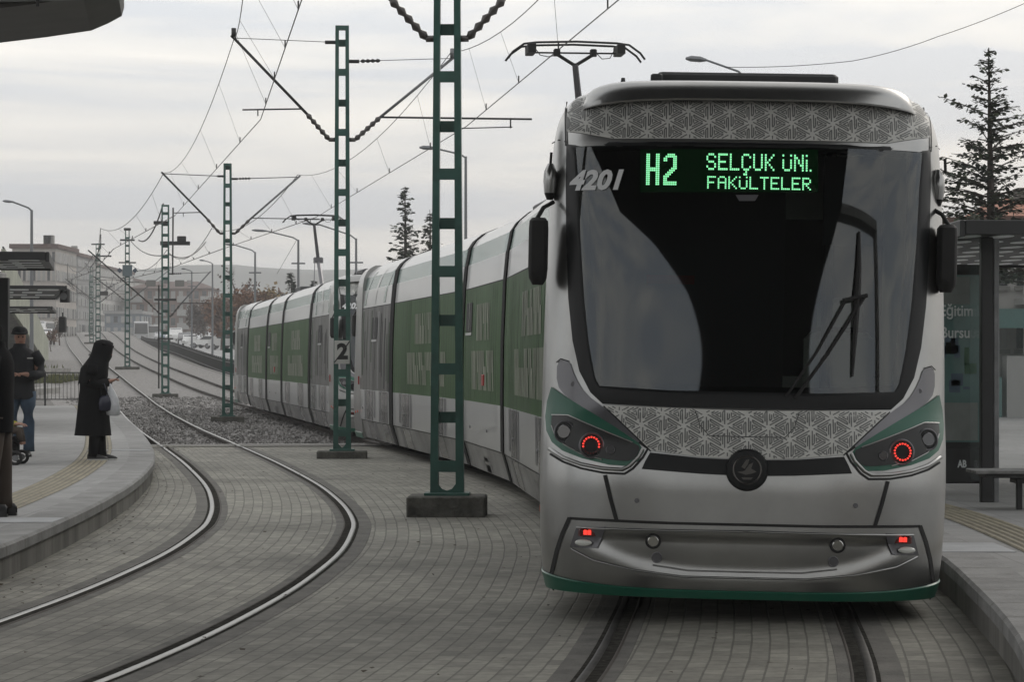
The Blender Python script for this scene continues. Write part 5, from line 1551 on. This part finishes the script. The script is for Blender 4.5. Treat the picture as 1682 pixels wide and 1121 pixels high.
p = at(478, 446, 165); conifer('small dark conifer above the second tram roof', p.x, 165, 1.2, p.z-1.2, 1.7, 11, 1.1, .1, leaf=1.8)
p = at(516, 458, 160); conifer('low conifer right of the small dark one', p.x, 160, 1.2, p.z-1.2, 1.5, 12, 1.0, .1, leaf=1.8)
def broadleaf(label, X, Y, H, Rc, seed, leafm, dens=1.0, base=None, group='autumn trees by the road', bare=.5):
    rnd = random.Random(seed); z0 = terr(X, Y)
    t = thing('broadleaf_tree', label, 'tree', (X, Y, z0), group=group)
    m = MB(); lf = MB()
    m.tube([(0,0,-.2),(rnd.uniform(-.2,.2),0,H*.3),(rnd.uniform(-.3,.3),0,H*.55)], [H*.03,H*.022,H*.012], 6)
    for k in range(11):
        a = rnd.random()*6.28; z = H*rnd.uniform(.22,.5); l = rnd.uniform(.5,1)
        e_ = Vector((math.cos(a)*Rc*l*.85, math.sin(a)*Rc*l*.85, z+H*rnd.uniform(.15,.5)))
        mid = Vector((e_.x*.4, e_.y*.4, z+(e_.z-z)*.55))
        m.tube([(0,0,z), mid, e_], [H*.012,H*.008,.015], 4, caps=False)
        for j in range(int(4*bare)+2):
            q = mid+(e_-mid)*rnd.random(); r_ = q+Vector((rnd.uniform(-1,1), rnd.uniform(-1,1), rnd.uniform(.2,1.5)))*Rc*.3
            m.tube([q, r_], [.025,.012], 3, caps=False)
        for j in range(int(90*dens)):
            u = rnd.random()**.6; c_ = mid+(e_-mid)*u+Vector((rnd.gauss(0,1), rnd.gauss(0,1), rnd.gauss(0,.8)))*Rc*.20
            sz = rnd.uniform(.10,.26)*Rc/2.2
            a1 = Vector((rnd.uniform(-1,1), rnd.uniform(-1,1), rnd.uniform(-1,1))).normalized()*sz; b1 = a1.cross(Vector((rnd.uniform(-1,1),rnd.uniform(-1,1),1))).normalized()*sz*.7
            lf.add([c_-a1, c_+b1, c_+a1, c_-b1], [(0,1,2,3)])
    m.build('trunk', [M_twig], t, fix=False); lf.build('crown', [leafm], t, fix=False)
def bl_px(label, px, pyt, Y, wpx, seed, m_, **k):
    s = F/Y; x = (px-CX)/s; z = CAMH+(HZ-pyt)/s
    broadleaf(label, x, Y, z-terr(x, Y), wpx/s/2, seed, m_, **k)
bl_px('russet tree directly left of the second tram', 404, 462, 215, 92, 1, M_brown, dens=3)
bl_px('tall bare tree above the russet ones', 392, 434, 230, 66, 2, M_twig, dens=.5, bare=3)
bl_px('ochre tree left of the small conifer', 438, 474, 235, 90, 3, M_brown2, dens=2.4)
bl_px('russet tree behind the second tram roof', 470, 472, 260, 86, 4, M_brown, dens=2.4)
bl_px('brown bush-like tree between lamp post and mast', 364, 486, 260, 70, 5, M_brown, dens=2.4)
bl_px('dull grey-brown tree right of the brown flats', 334, 498, 300, 60, 6, M_twig, dens=2)
bl_px('leafless tree left of the vanishing rails', 98, 520, 240, 30, 7, M_twig, dens=.6, bare=1.5)
bl_px('leafless low tree beside the footbridge foot', 84, 536, 210, 26, 8, M_brown, dens=.6, bare=1.5)

# ------------------------------------------------------------------ vehicles on the road
M_car = {k: mat('car_paint_'+k, c, .3, .1, coat=.7) for k, c in {'white': (.62,.62,.61), 'silver': (.36,.37,.38), 'dark': (.03,.03,.035), 'blue': (.08,.12,.18)}.items()}
M_carglass = mat('car_glass', (.03,.035,.04), .08, coat=.6)
M_tyre = mat('tyre', (.015,.015,.015), .85)
M_tail = mat('tail_lamp', (.35,.02,.015), .3)
M_head = mat('head_lamp', (.5,.5,.48), .15, .5)
def car(label, X, Y, z, yaw, kind, paint, cat=None, grp='vehicles on the road'):
    dims = {'hatch': (4.1,1.72,1.45), 'saloon': (4.4,1.75,1.42), 'van': (4.8,1.85,1.95), 'bus': (11,2.5,3.1), 'truck': (6.5,2.2,2.6)}[kind]
    L_, W, H = dims
    t = thing({'hatch':'parked_car','saloon':'parked_car','van':'van','bus':'bus','truck':'truck'}[kind], label, cat or {'hatch':'car','saloon':'car','van':'van','bus':'bus','truck':'truck'}[kind], (X, Y, z), yaw, group=grp)
    if kind in ('hatch', 'saloon'):
        prof_ = [(-.5,.28),(-.5,.62),(-.47,.70),(-.30,.72) if kind == 'saloon' else (-.47,.75),(-.22,.96),(-.18 if kind == 'saloon' else -.40,1.0),(.02,1.0),(.22,.68),(.46,.56),(.5,.45),(.5,.28)]
        if kind == 'hatch': prof_ = [(-.5,.28),(-.5,.62),(-.47,.75),(-.40,.97),(-.1,1.0),(.05,.98),(.22,.68),(.46,.56),(.5,.45),(.5,.28)]
        win = [(-.42,.68),(-.36,.92),(.04,.93),(.17,.68)]
    elif kind == 'van':
        prof_ = [(-.5,.22),(-.5,.9),(-.48,1.0),(.22,1.0),(.36,.62),(.48,.52),(.5,.4),(.5,.22)]; win = [(-.44,.58),(-.44,.90),(.21,.90),(.31,.60)]
    else:
        prof_ = [(-.5,.12),(-.5,.97),(-.48,1.0),(.47,1.0),(.5,.94),(.5,.12)]; win = [(-.46,.42),(-.46,.80),(.46,.80),(.46,.42)]
    m = MB()
    for (wa, k) in ((1, 0),):
        rings = []
        for x, kx in ((-W/2,.985),(-W/2+.08,1),(W/2-.08,1),(W/2,.985)):
            rings.append([(x*(1 if zz_ < .66 else .90), y*L_*kx, zz_*H*(kx if zz_ > .5 else 1)) for y, zz_ in prof_])
        m.loft(rings, True, 0, caps=True)
    m.build('body', [M_car[paint]], t, smooth='auto')
    m = MB()
    for s in (-1, 1): m.prism([(y*L_, z_*H) for y, z_ in win], 'x', *sorted((s*(W/2*.955), s*(W/2*(.965 if kind in ('bus','truck','van') else .93)+.012))), 0)
    m.build('side_windows', [M_carglass], t, fix=False)
    wtop = .93 if kind != 'bus' else .88; wbot = {'hatch':.70,'saloon':.72,'van':.56,'bus':.42,'truck':.5}[kind]
    yb = -.5*L_-.012 if kind in ('van','bus','truck') else -.47*L_
    m = MB(); m.add([(-W*.38, yb+(0.0 if kind != 'hatch' else -.01), wbot*H+.03), (W*.38, yb, wbot*H+.03), (W*.35, yb+(0 if kind in ('van','bus','truck') else .22*L_ if kind == 'saloon' else .075*L_), wtop*H), (-W*.35, yb+(0 if kind in ('van','bus','truck') else .22*L_ if kind == 'saloon' else .075*L_), wtop*H)], [(0,1,2,3)])
    m.build('rear_window', [M_carglass], t, fix=False)
    yf = {'hatch': ((.225,.66),(.06,.955)), 'saloon': ((.225,.66),(.03,.965)), 'van': ((.355,.61),(.235,.95)), 'bus': ((.503,.35),(.503,.88)), 'truck': ((.503,.5),(.503,.9))}[kind]
    m = MB(); m.add([(-W*.42, yf[0][0]*L_+.02, yf[0][1]*H), (W*.42, yf[0][0]*L_+.02, yf[0][1]*H), (W*.39, yf[1][0]*L_+.02, yf[1][1]*H), (-W*.39, yf[1][0]*L_+.02, yf[1][1]*H)], [(0,1,2,3)])
    m.build('windscreen', [M_carglass], t, fix=False)
    wr = .31 if kind not in ('bus','truck') else .48
    for s in (-1, 1):
        for y in (-.31*L_, .31*L_):
            m = MB(); m.disc((s*(W/2-.16), y, wr), (s,0,0), wr, .17, 16, 0); m.disc((s*(W/2+.0), y, wr), (s,0,0), wr*.6, .02, 12, 1); m.build('wheel', [M_tyre, M_galv], t)
        m = MB(); m.box(*sorted((s*W*.36, s*W*.47)), -.5*L_-.02, -.5*L_+.02, .45*H, .58*H); m.build('tail_light', [M_tail], t, fix=False)
        m = MB(); m.box(*sorted((s*W*.30, s*W*.46)), .5*L_-.03, .5*L_+.02, .40*H if kind not in ('bus',) else .2*H, .48*H if kind != 'bus' else .27*H); m.build('headlight', [M_head], t, fix=False)
    return t
def car_px(label, px, pyb, Y, yaw, kind, paint, **k):
    p = at(px, pyb, Y); return car(label, p.x, Y, terr(p.x, Y)+.02, yaw, kind, paint, **k)
far = R(190)
car_px('white hatchback nearest the fence, seen from the front', 312, 571, 300, R(186), 'hatch', 'white')
car_px('white van behind the nearest hatchback', 289, 562, 360, R(187), 'van', 'white')
car_px('pale bus coming down the road left of the vans', 231, 560, 420, R(189), 'bus', 'silver')
car_px('white box truck beside the bus', 252, 556, 440, R(8), 'truck', 'white')
car_px('small dark car between van and bus', 270, 560, 400, R(190), 'hatch', 'blue')
car_px('white saloon parked side-on left of the tall mast', 343, 570, 285, R(70), 'saloon', 'white')
car_px('white hatchback parked side-on, touching the tall mast', 364, 572, 275, R(60), 'hatch', 'white')
car_px('white saloon farther up the road beyond the parked pair', 336, 560, 350, R(186), 'saloon', 'silver')
car_px('white car left of the pale bus', 199, 556, 470, R(10), 'van', 'white')
car_px('dark hatchback behind the nearest white hatchback', 303, 564, 335, R(187), 'hatch', 'dark')
car_px('silver saloon between the hatchback and the parked pair', 324, 567, 318, R(186), 'saloon', 'silver')
car_px('dark saloon half hidden behind the parked white pair', 354, 567, 305, R(75), 'saloon', 'dark')
car_px('white van just left of the second tram tail', 379, 574, 262, R(50), 'van', 'white')
car_px('small white car just behind the white van', 281, 556, 395, R(188), 'hatch', 'white')
car_px('silver hatchback right of the white box truck', 262, 554, 430, R(188), 'hatch', 'silver')
car_px('white van parked beyond the footbridge ramp', 66, 556, 260, R(176), 'van', 'white')
car_px('white car partly hidden by the footbridge ramp', 72, 566, 235, R(184), 'hatch', 'white')

# ------------------------------------------------------------------ people
M_skin = mat('skin', (.34,.19,.14), .6)
M_blk = mat('black_cloth', (.006,.006,.007), .95, spec=.2)
M_scarf = mat('black_headscarf', (.005,.005,.006), .85, spec=.25)
M_navy = mat('dark_jacket_cloth', (.010,.011,.014), .8, bump=.3, bscale=30)
M_jean = mat('blue_jeans', (.045,.075,.115), .85, var=.4, vscale=6)
M_shoe = mat('black_shoe', (.008,.008,.008), .5)
M_sole = mat('white_sole', (.5,.5,.48), .7)
M_bag = mat('white_plastic_bag', (.50,.51,.53), .4, var=.25, vscale=10)
M_yel = mat('yellow_jacket', (.42,.40,.04), .8, var=.3, vscale=14)
M_brn = mat('brown_trousers', (.06,.045,.035), .9)
def skin_body(name, chains, m_, parent, sub=2):
    """chains: list of [(x,y,z,r)...]; chains that start at an existing point join it"""
    verts = []; edges = []; rad = []; idx = {}
    for ch in chains:
        prev = None
        for x, y, z, r in ch:
            k = (round(x,4), round(y,4), round(z,4))
            if k not in idx: idx[k] = len(verts); verts.append((x,y,z)); rad.append(r)
            i = idx[k]
            if prev is not None: edges.append((prev, i))
            prev = i
    me = bpy.data.meshes.new('tmp'); me.from_pydata(verts, edges, [])
    o = bpy.data.objects.new('tmp', me); COL.objects.link(o)
    md = o.modifiers.new('s', 'SKIN'); md.use_smooth_shade = True
    for i, r in enumerate(rad): me.skin_vertices[0].data[i].radius = (r, r)
    me.skin_vertices[0].data[0].use_root = True
    ms = o.modifiers.new('u', 'SUBSURF'); ms.levels = sub; ms.render_levels = sub
    dg = bpy.context.evaluated_depsgraph_get(); res = bpy.data.meshes.new_from_object(o.evaluated_get(dg))
    bpy.data.objects.remove(o); res.name = name; res.materials.clear(); res.materials.append(m_)
    return link(name, res, parent)
def hand_chains(w, d, up, s):
    """five bent fingers on a palm starting at wrist point w, pointing along d"""
    w = Vector(w); d = Vector(d).normalized(); up = Vector(up).normalized(); sd_ = d.cross(up).normalized()*s
    palm = w+d*.055; out = [[(*w,.024), (*palm,.034)]]
    for k, l in enumerate((.062,.072,.068,.052)):
        a = palm+sd_*(.026-.0175*k)+d*.025; b = a+d*l*.55-up*.010; c = b+d*l*.30-up*.026
        out.append([(*palm,.034),(*a,.010),(*b,.009),(*c,.0075)])
    th = w+d*.03+sd_*.032; out.append([(*palm,.034),(*th,.012),(*(th+d*.035+sd_*.012-up*.01),.009)])
    return out
def rnd_ring(cx_, cy, z, rx, ry, n=20, wob=0.0, ph=0.0, freq=6):
    return [(cx_+rx*(1+wob*math.sin(freq*t+ph))*math.cos(t), cy+ry*(1+wob*math.sin(freq*t+ph))*math.sin(t), z) for t in [2*math.pi*k/n for k in range(n)]]
def shoe(parent, x, y, yaw, sole=True, L_=.27, lift=0.0):
    m = MB(); M = Matrix.Translation((x, y, lift)) @ Matrix.Rotation(yaw, 4, 'Z')
    R_ = []
    for t, w_, h in ((-.09,.03,.06),(-.07,.036,.085),(0,.038,.085),(.06,.042,.06),(.12,.045,.045),(.165,.035,.03),(.18,.015,.02)):
        R_.append([(t, w_*math.cos(a), .022+max(0,h*math.sin(a))) for a in [math.pi*k/8 for k in range(9)]])
    m.loft(R_, False, 0, M=M); m.loft([[(p[0][0],w_,z) for p,w_,z in ((r,r[0][1],.024),(r,r[0][1]*1.05,0.0),(r,-r[0][1]*1.05,0.0),(r,r[-1][1],.024))] for r in R_], True, 1, caps=True, M=M)
    m.build('shoe', [M_shoe, M_sole if sole else M_shoe], parent, smooth='auto')
def face_chain(hx, hy, hz, fx, fy):
    """head: skull, jaw, nose, ears built into the body skin; (fx, fy) is the facing direction"""
    f = Vector((fx, fy, 0)).normalized(); s = Vector((-f.y, f.x, 0)); c = Vector((hx, hy, hz))
    out = []
    P = lambda v, r: (v.x, v.y, v.z, r)
    brow_ = c+f*.02+Vector((0,0,.05)); out.append([P(c,.078), P(brow_,.078), P(c+Vector((0,0,.10)),.05)])
    out.append([P(c,.078), P(c+f*.045-Vector((0,0,.055)),.048)])
    out.append([P(c+f*.045-Vector((0,0,.055)),.048), P(c+f*.082-Vector((0,0,.02)),.014)])
    for k in (-1, 1): out.append([P(c,.078), P(c+s*.078*k-Vector((0,0,.005)),.02)])
    return out
def eyes(parent, c, f, tilt=0):
    f = Vector(f).normalized(); s = Vector((-f.y, f.x, 0)); m = MB(); c = Vector(c)
    for k in (-1, 1): m.disc(c+f*.086+s*.03*k+Vector((0,0,.012)), f, .011, .004, 8, 0)
    m.tube([c+f*.090-s*.024-Vector((0,0,.052)), c+f*.096-Vector((0,0,.054)), c+f*.090+s*.024-Vector((0,0,.052))], .005, 5, 1)
    m.build('facial_features', [M_blk, mat('lips', (.25,.09,.08), .6)], parent)

# woman in black, side view, facing +x, looking down at a telephone
wp = at(160, 757, 34.5)
WM = thing('person', 'person in a long black coat and headscarf looking down at the phone in their hands', 'person', (wp.x, 34.5, .26), 0)
k = 1.0
ch = [[(0,0,.86,.10),(0,0,1.05,.10),(.0,0,1.22,.10),(.01,0,1.33,.055),(.035,0,1.40,.05)]]
hx, hz_ = .10, 1.465
ch.append([(.035,0,1.40,.05),(hx,0,hz_,.078)]); ch += face_chain(hx, 0, hz_, 1, 0)
for s in (-1, 1):
    ch.append([(.0,0,1.22,.10),(-.03,.17*s,1.24,.055),(-.04,.20*s,1.03,.045),(.10,.13*s,1.01,.035),(.165,.07*s,1.06,.024)])
    ch += hand_chains((.165,.07*s,1.06), (.7,-.35*s,.25), (0,0,1), s)
    ch.append([(0,0,.86,.10),(.0+.02*s,.09*s,.78,.075),(.02*s,.09*s,.45,.05),(.045*s,.09*s,.10,.045),(.05*s,.09*s,.06,.045)])
wb = skin_body('body', ch, M_skin, WM)
m = MB()
for z, cx_, rx, ry, wo in [(.335,-.005,.185,.215,.05),(.34,-.005,.20,.225,.05),(.5,-.005,.185,.21,.04),(.75,-.005,.165,.20,.025),(.95,0,.15,.185,.01),(1.05,0,.145,.18,0),(1.18,0,.15,.20,0),(1.28,0,.14,.205,0),(1.33,.005,.10,.15,0),(1.36,.01,.06,.08,0)]:
    pass
rg = [rnd_ring(cx_, 0, z, rx, ry, 28, wo, z*2) for z, cx_, rx, ry, wo in [(.335,-.06,.235,.235,.05),(.5,-.058,.22,.225,.04),(.75,-.055,.20,.21,.025),(.95,-.05,.185,.20,.012),(1.05,-.05,.183,.195,0),(1.18,-.045,.18,.21,0),(1.27,-.03,.16,.20,0),(1.32,-.005,.11,.15,0),(1.36,.01,.07,.09,0)]]
m.loft(rg, True, 0); m.build('coat', [M_blk], WM, smooth=True)
for s in (-1, 1):
    m = MB(); m.tube([(-.03,.17*s,1.27),(-.04,.215*s,1.16),(-.04,.21*s,1.04),(.03,.18*s,1.01),(.145,.085*s,1.05)], [.075,.08,.075,.068,.052], 14); m.build('sleeve', [M_blk], WM, smooth=True)
    m = MB(); m.tube([(.02*s,.09*s,.55),(.02*s,.09*s,.36),(.045*s,.09*s,.10),(.05*s,.09*s,.055)], [.08,.075,.062,.065], 12); m.build('trouser_leg', [M_blk], WM, smooth=True)
    shoe(WM, .05*s+.02, .09*s, R(-4 if s > 0 else 6), True)
m = MB()   # headscarf: hood open to the front, draped over shoulders and down the back
R_ = []
for z, cx_, rx, ry in [(1.07,-.055,.20,.24),(1.13,-.05,.197,.245),(1.23,-.035,.185,.225),(1.31,-.005,.155,.165),(1.38,.04,.15,.12),(1.44,.07,.155,.12),(1.51,.085,.152,.118),(1.565,.08,.13,.10),(1.60,.072,.09,.07),(1.617,.065,.02,.02)]:
    ring = []
    for q in range(28):
        t = 2*math.pi*q/28; x = cx_+rx*math.cos(t)*(1+.03*math.sin(5*t+z*9)); y = ry*math.sin(t); zz_ = z
        if 1.40 < z < 1.53 and math.cos(t) > .86: x = cx_+rx*.78      # open face
        if z < 1.2: zz_ += .06*math.cos(t)+.02*math.sin(7*t)
        ring.append((x, y, zz_))
    R_.append(ring)
m.loft(R_, True, 0); m.build('headscarf', [M_scarf], WM, smooth=True)
m = MB(); m.tube([(.08,-.105,1.56),(.18,-.065,1.53),(.205,0,1.52),(.18,.065,1.53),(.08,.105,1.56)], .018, 8); m.build('scarf_edge', [M_scarf], WM, smooth=True)
eyes(WM, (hx,0,hz_), (1,0,0))
m = MB(); M = Matrix.Translation((wp.x+.265, 34.5, .26+1.10)) @ Matrix.Rotation(R(-35), 4, 'Y')
m.rbox(-.04,.04,-.035,.035,-.005,.005,.002,0,None); ph = m.build('telephone', [M_blackgl], None, label='small dark phone held by the person in the black coat', cat='phone'); ph.matrix_basis = M
m = MB(); rg = [rnd_ring(wp.x+.215+dx, 34.36, .26+z, rx, ry, 18, .07, z*9, 5) for z, rx, ry, dx in ((.60,.05,.04,.02),(.615,.085,.06,.02),(.70,.098,.065,.01),(.82,.085,.055,0),(.92,.05,.03,-.01),(.98,.018,.012,-.015),(1.03,.01,.008,-.02))]
m.loft(rg, True, 0, caps=True); m.build('plastic_bag', [M_bag], None, smooth=True, label='white plastic bag hanging from the arm of the person in the black coat', cat='carrier bag')
m = MB(); rg = [rnd_ring(wp.x+.13, 34.30, .26+z, rx, ry, 18) for z, rx, ry in ((.66,.04,.03),(.68,.075,.05),(.76,.085,.055),(.84,.07,.045),(.87,.03,.02))]
m.loft(rg, True, 0, caps=True); m.tube([(wp.x+.08,34.30,.26+.85),(wp.x+.07,34.30,.26+1.02),(wp.x+.12,34.30,.26+1.03),(wp.x+.18,34.30,.26+.85)], .008, 6)
m.build('handbag', [mat('dark_blue_leather', (.012,.014,.03), .4)], None, smooth=True, label='small dark blue handbag in front of the black coat', cat='handbag')

# man in beanie, dark jacket and jeans facing the camera
mp_ = at(33, 750, 36); H_ = 1.0
MN = thing('person', 'person in a dark jacket, knitted cap and blue jeans holding both hands together', 'person', (mp_.x, 36, .26), 0)
def sc_(c, s): return [[(x*s,y*s,z*s,r*s) for x,y,z,r in q] for q in c]
ch = [[(0,0,.95,.12),(0,0,1.15,.11),(0,0,1.36,.12),(0,0,1.50,.065),(0,-.01,1.57,.06)]]
ch.append([(0,-.01,1.57,.06),(0,-.02,1.65,.08)]); ch += face_chain(0,-.02,1.65,.35,-1)
for s in (-1, 1):
    ch.append([(0,0,1.36,.12),(.19*s,0,1.40,.06),(.27*s,.01,1.15,.048),(.17*s+.02,-.24,1.13,.045),(.085*s+.03,-.30,1.15,.028)])
    ch += hand_chains((.085*s+.03,-.30,1.15), (-.8*s,-.4,.0), (0,0,1), -s)
    ch.append([(0,0,.95,.12),(.10*s,0,.87,.075),(.12*s,-.01,.48,.048),(.12*s,.02,.10,.04),(.12*s,.01,.06,.04)])
skin_body('body', ch, M_skin, MN)
m = MB(); m.loft([rnd_ring(0,0,z,rx,ry,24,wo,z*5,5) for z,rx,ry,wo in ((.80,.20,.165,.02),(.84,.215,.175,.03),(1.0,.20,.165,.03),(1.2,.205,.165,.02),(1.38,.225,.165,.01),(1.47,.18,.13,0),(1.52,.10,.09,0),(1.57,.085,.08,0))], True, 0); m.build('jacket', [M_navy], MN, smooth=True)
for s in (-1, 1):
    m = MB(); m.tube([(.19*s,0,1.44),(.265*s,0,1.32),(.285*s,.01,1.15),(.24*s,-.12,1.13),(.125*s+.025,-.27,1.145)], [.085,.085,.078,.07,.05], 14); m.build('sleeve', [M_navy], MN, smooth=True)
    m = MB(); m.tube([(.10*s,0,.90),(.11*s,-.01,.70),(.12*s,-.012,.48),(.12*s,.01,.2),(.12*s,.015,.07)], [.125,.105,.085,.075,.08], 14); m.build('trouser_leg', [M_jean], MN, smooth=True)
    shoe(MN, .12*s, -.03, R(-90+12*s), False)
m = MB(); m.loft([rnd_ring(0,-.012,z,rx,ry,20) for z,rx,ry in ((1.705,.108,.112),(1.73,.112,.118),(1.77,.10,.108),(1.80,.07,.075),(1.81,.02,.02))], True, 0); m.tube([(-.10,-.05,1.712),(-.06,-.13,1.71),(.03,-.155,1.71),(.10,-.09,1.712)], .016, 8); m.build('knitted_cap', [M_navy], MN, smooth=True)
eyes(MN, (0,-.02,1.65), (.35,-1,0))
m = MB(); m.box(.13,.21,-.172,-.160,1.36,1.375); m.build('jacket_stripe', [M_sole], MN)

# dark figure cut by the left edge
lp_ = at(-6, 848, 22.2)
LF = thing('person', 'person in a dark hooded coat and brown trousers at the left edge', 'person', (lp_.x, 22.2, .26), 0)
ch = [[(0,0,.92,.13),(0,0,1.10,.11),(0,0,1.30,.11),(0,0,1.42,.065),(-.02,0,1.47,.06)]]
ch.append([(-.02,0,1.47,.06),(-.06,0,1.55,.08)]); ch += face_chain(-.06,0,1.55,-1,.2)
for s in (-1, 1):
    ch.append([(0,0,1.30,.11),(.0,.19*s,1.32,.055),(-.02,.25*s,1.08,.055),(-.14,.24*s,.90,.04),(-.2,.23*s,.86,.026)])
    ch += hand_chains((-.2,.23*s,.86), (-.8,0,-.5), (0,0,1), s)
    ch.append([(0,0,.92,.13),(.0,.10*s,.84,.08),(.03*s,.10*s,.46,.05),(.05*s,.10*s,.10,.05),(.05*s,.10*s,.06,.05)])
skin_body('body', ch, M_skin, LF)
m = MB(); m.loft([rnd_ring(0,0,z,rx,ry,24,wo,z*5,5) for z,rx,ry,wo in ((.72,.14,.21,.03),(.80,.148,.22,.03),(1.0,.145,.21,.03),(1.2,.148,.215,.02),(1.32,.145,.23,.01),(1.40,.12,.17,0),(1.45,.08,.09,0),(1.50,.075,.08,0))], True, 0); m.build('coat', [M_blk], LF, smooth=True)
for s in (-1, 1):
    m = MB(); m.tube([(.0,.18*s,1.37),(-.005,.245*s,1.22),(-.02,.26*s,1.08),(-.13,.245*s,.91),(-.18,.235*s,.88)], [.08,.08,.072,.06,.05], 14); m.build('sleeve', [M_blk], LF, smooth=True)
    m = MB(); m.tube([(.0,.10*s,.86),(.03*s,.10*s,.46),(.045*s,.10*s,.15),(.05*s,.10*s,.065)], [.115,.085,.07,.075], 14); m.build('trouser_leg', [M_brn], LF, smooth=True)
    shoe(LF, .045+.02*s, .10*s, R(180), False)
m = MB(); m.loft([rnd_ring(-.05,0,z,rx,ry,20) for z,rx,ry in ((1.46,.085,.09),(1.54,.105,.098),(1.61,.105,.095),(1.66,.07,.065),(1.675,.02,.02))], True, 0); m.build('hood', [M_blk], LF, smooth=True)

# pushchair with a child in yellow
st = at(14, 748, 33.2)
ST = thing('pushchair', 'dark pushchair beside the person in jeans', 'pushchair', (st.x, 33.2, .26))
for x in (-.28, .13):
    for y in (-.22, .22):
        m = MB(); m.torus((x,y,.09),(0,1,0),.075,.02,20,8,0); m.disc((x,y-.01,.09),(0,1,0),.04,.02,12,1); m.build('wheel', [M_tyre, M_galv], ST, smooth='auto')
for y in (-.2, .2):
    m = MB(); m.tube([(.13,y,.10),(-.05,y,.42),(-.36,y,.98)], .014, 8); m.tube([(-.28,y,.10),(.02,y,.38)], .012, 8); m.build('frame_tube', [M_dark], ST)
m = MB(); m.tube([(-.36,-.2,.98),(-.36,.2,.98)], .018, 8); m.build('handle', [M_dark], ST)
m = MB(); m.loft([[(x,-.17,z),(x,.17,z),(x-.02,.17,z-.03),(x-.02,-.17,z-.03)] for x,z in ((.17,.30),(.10,.36),(-.08,.36),(-.16,.46),(-.27,.72))], True, 0, caps=True); m.build('seat', [M_blk], ST)
m = MB(); m.rbox(-.15,.12,-.17,.17,.12,.30,.04); m.build('basket', [M_blk], ST)
CH = thing('person', 'small child in a yellow jacket sitting in the pushchair', 'person', (st.x-.03, 33.2, .26+.40))
ch = [[(0,0,.05,.08),(-.04,0,.20,.08),(-.05,0,.28,.04),(-.05,0,.36,.062)]]; ch += [[(a*.75-.05+.0,b*.75,.36+(c_-.36)*.75,r*.75) for a,b,c_,r in q] for q in face_chain(0,0,.36,1,0)]
for s in (-1,1):
    ch.append([(-.04,0,.20,.08),(-.02,.10*s,.22,.035),(.05,.12*s,.12,.028),(.12,.08*s,.12,.018)]); ch += [[(a,b,c_,r*.6) for a,b,c_,r in q] for q in hand_chains((.12,.08*s,.12),(1,0,0),(0,0,1),s)[:]]
    ch.append([(0,0,.05,.08),(.06,.06*s,.04,.05),(.17,.07*s,.03,.04),(.20,.07*s,-.12,.03),(.235,.07*s,-.14,.022)])
skin_body('body', ch, M_skin, CH)
m = MB(); m.loft([rnd_ring(x,0,z,rx,ry,18) for z,x,rx,ry in ((.0,0,.095,.11),(.08,-.01,.10,.115),(.18,-.03,.095,.11),(.26,-.045,.06,.075),(.29,-.05,.045,.05))], True, 0)
for s in (-1,1): m.tube([(-.02,.09*s,.23),(.05,.125*s,.13),(.11,.09*s,.12)], [.045,.04,.032], 12)
m.build('jacket', [M_yel], CH, smooth=True)
for s in (-1,1):
    m = MB(); m.tube([(.02,.06*s,.04),(.17,.07*s,.035),(.20,.07*s,-.11)], [.06,.05,.04], 12); m.build('trouser_leg', [M_brn], CH, smooth=True)
m = MB(); m.loft([rnd_ring(-.055,0,z,r,r,16) for z,r in ((.37,.068),(.41,.064),(.44,.04),(.45,.01))], True, 0); m.build('knitted_cap', [M_yel], CH, smooth=True)
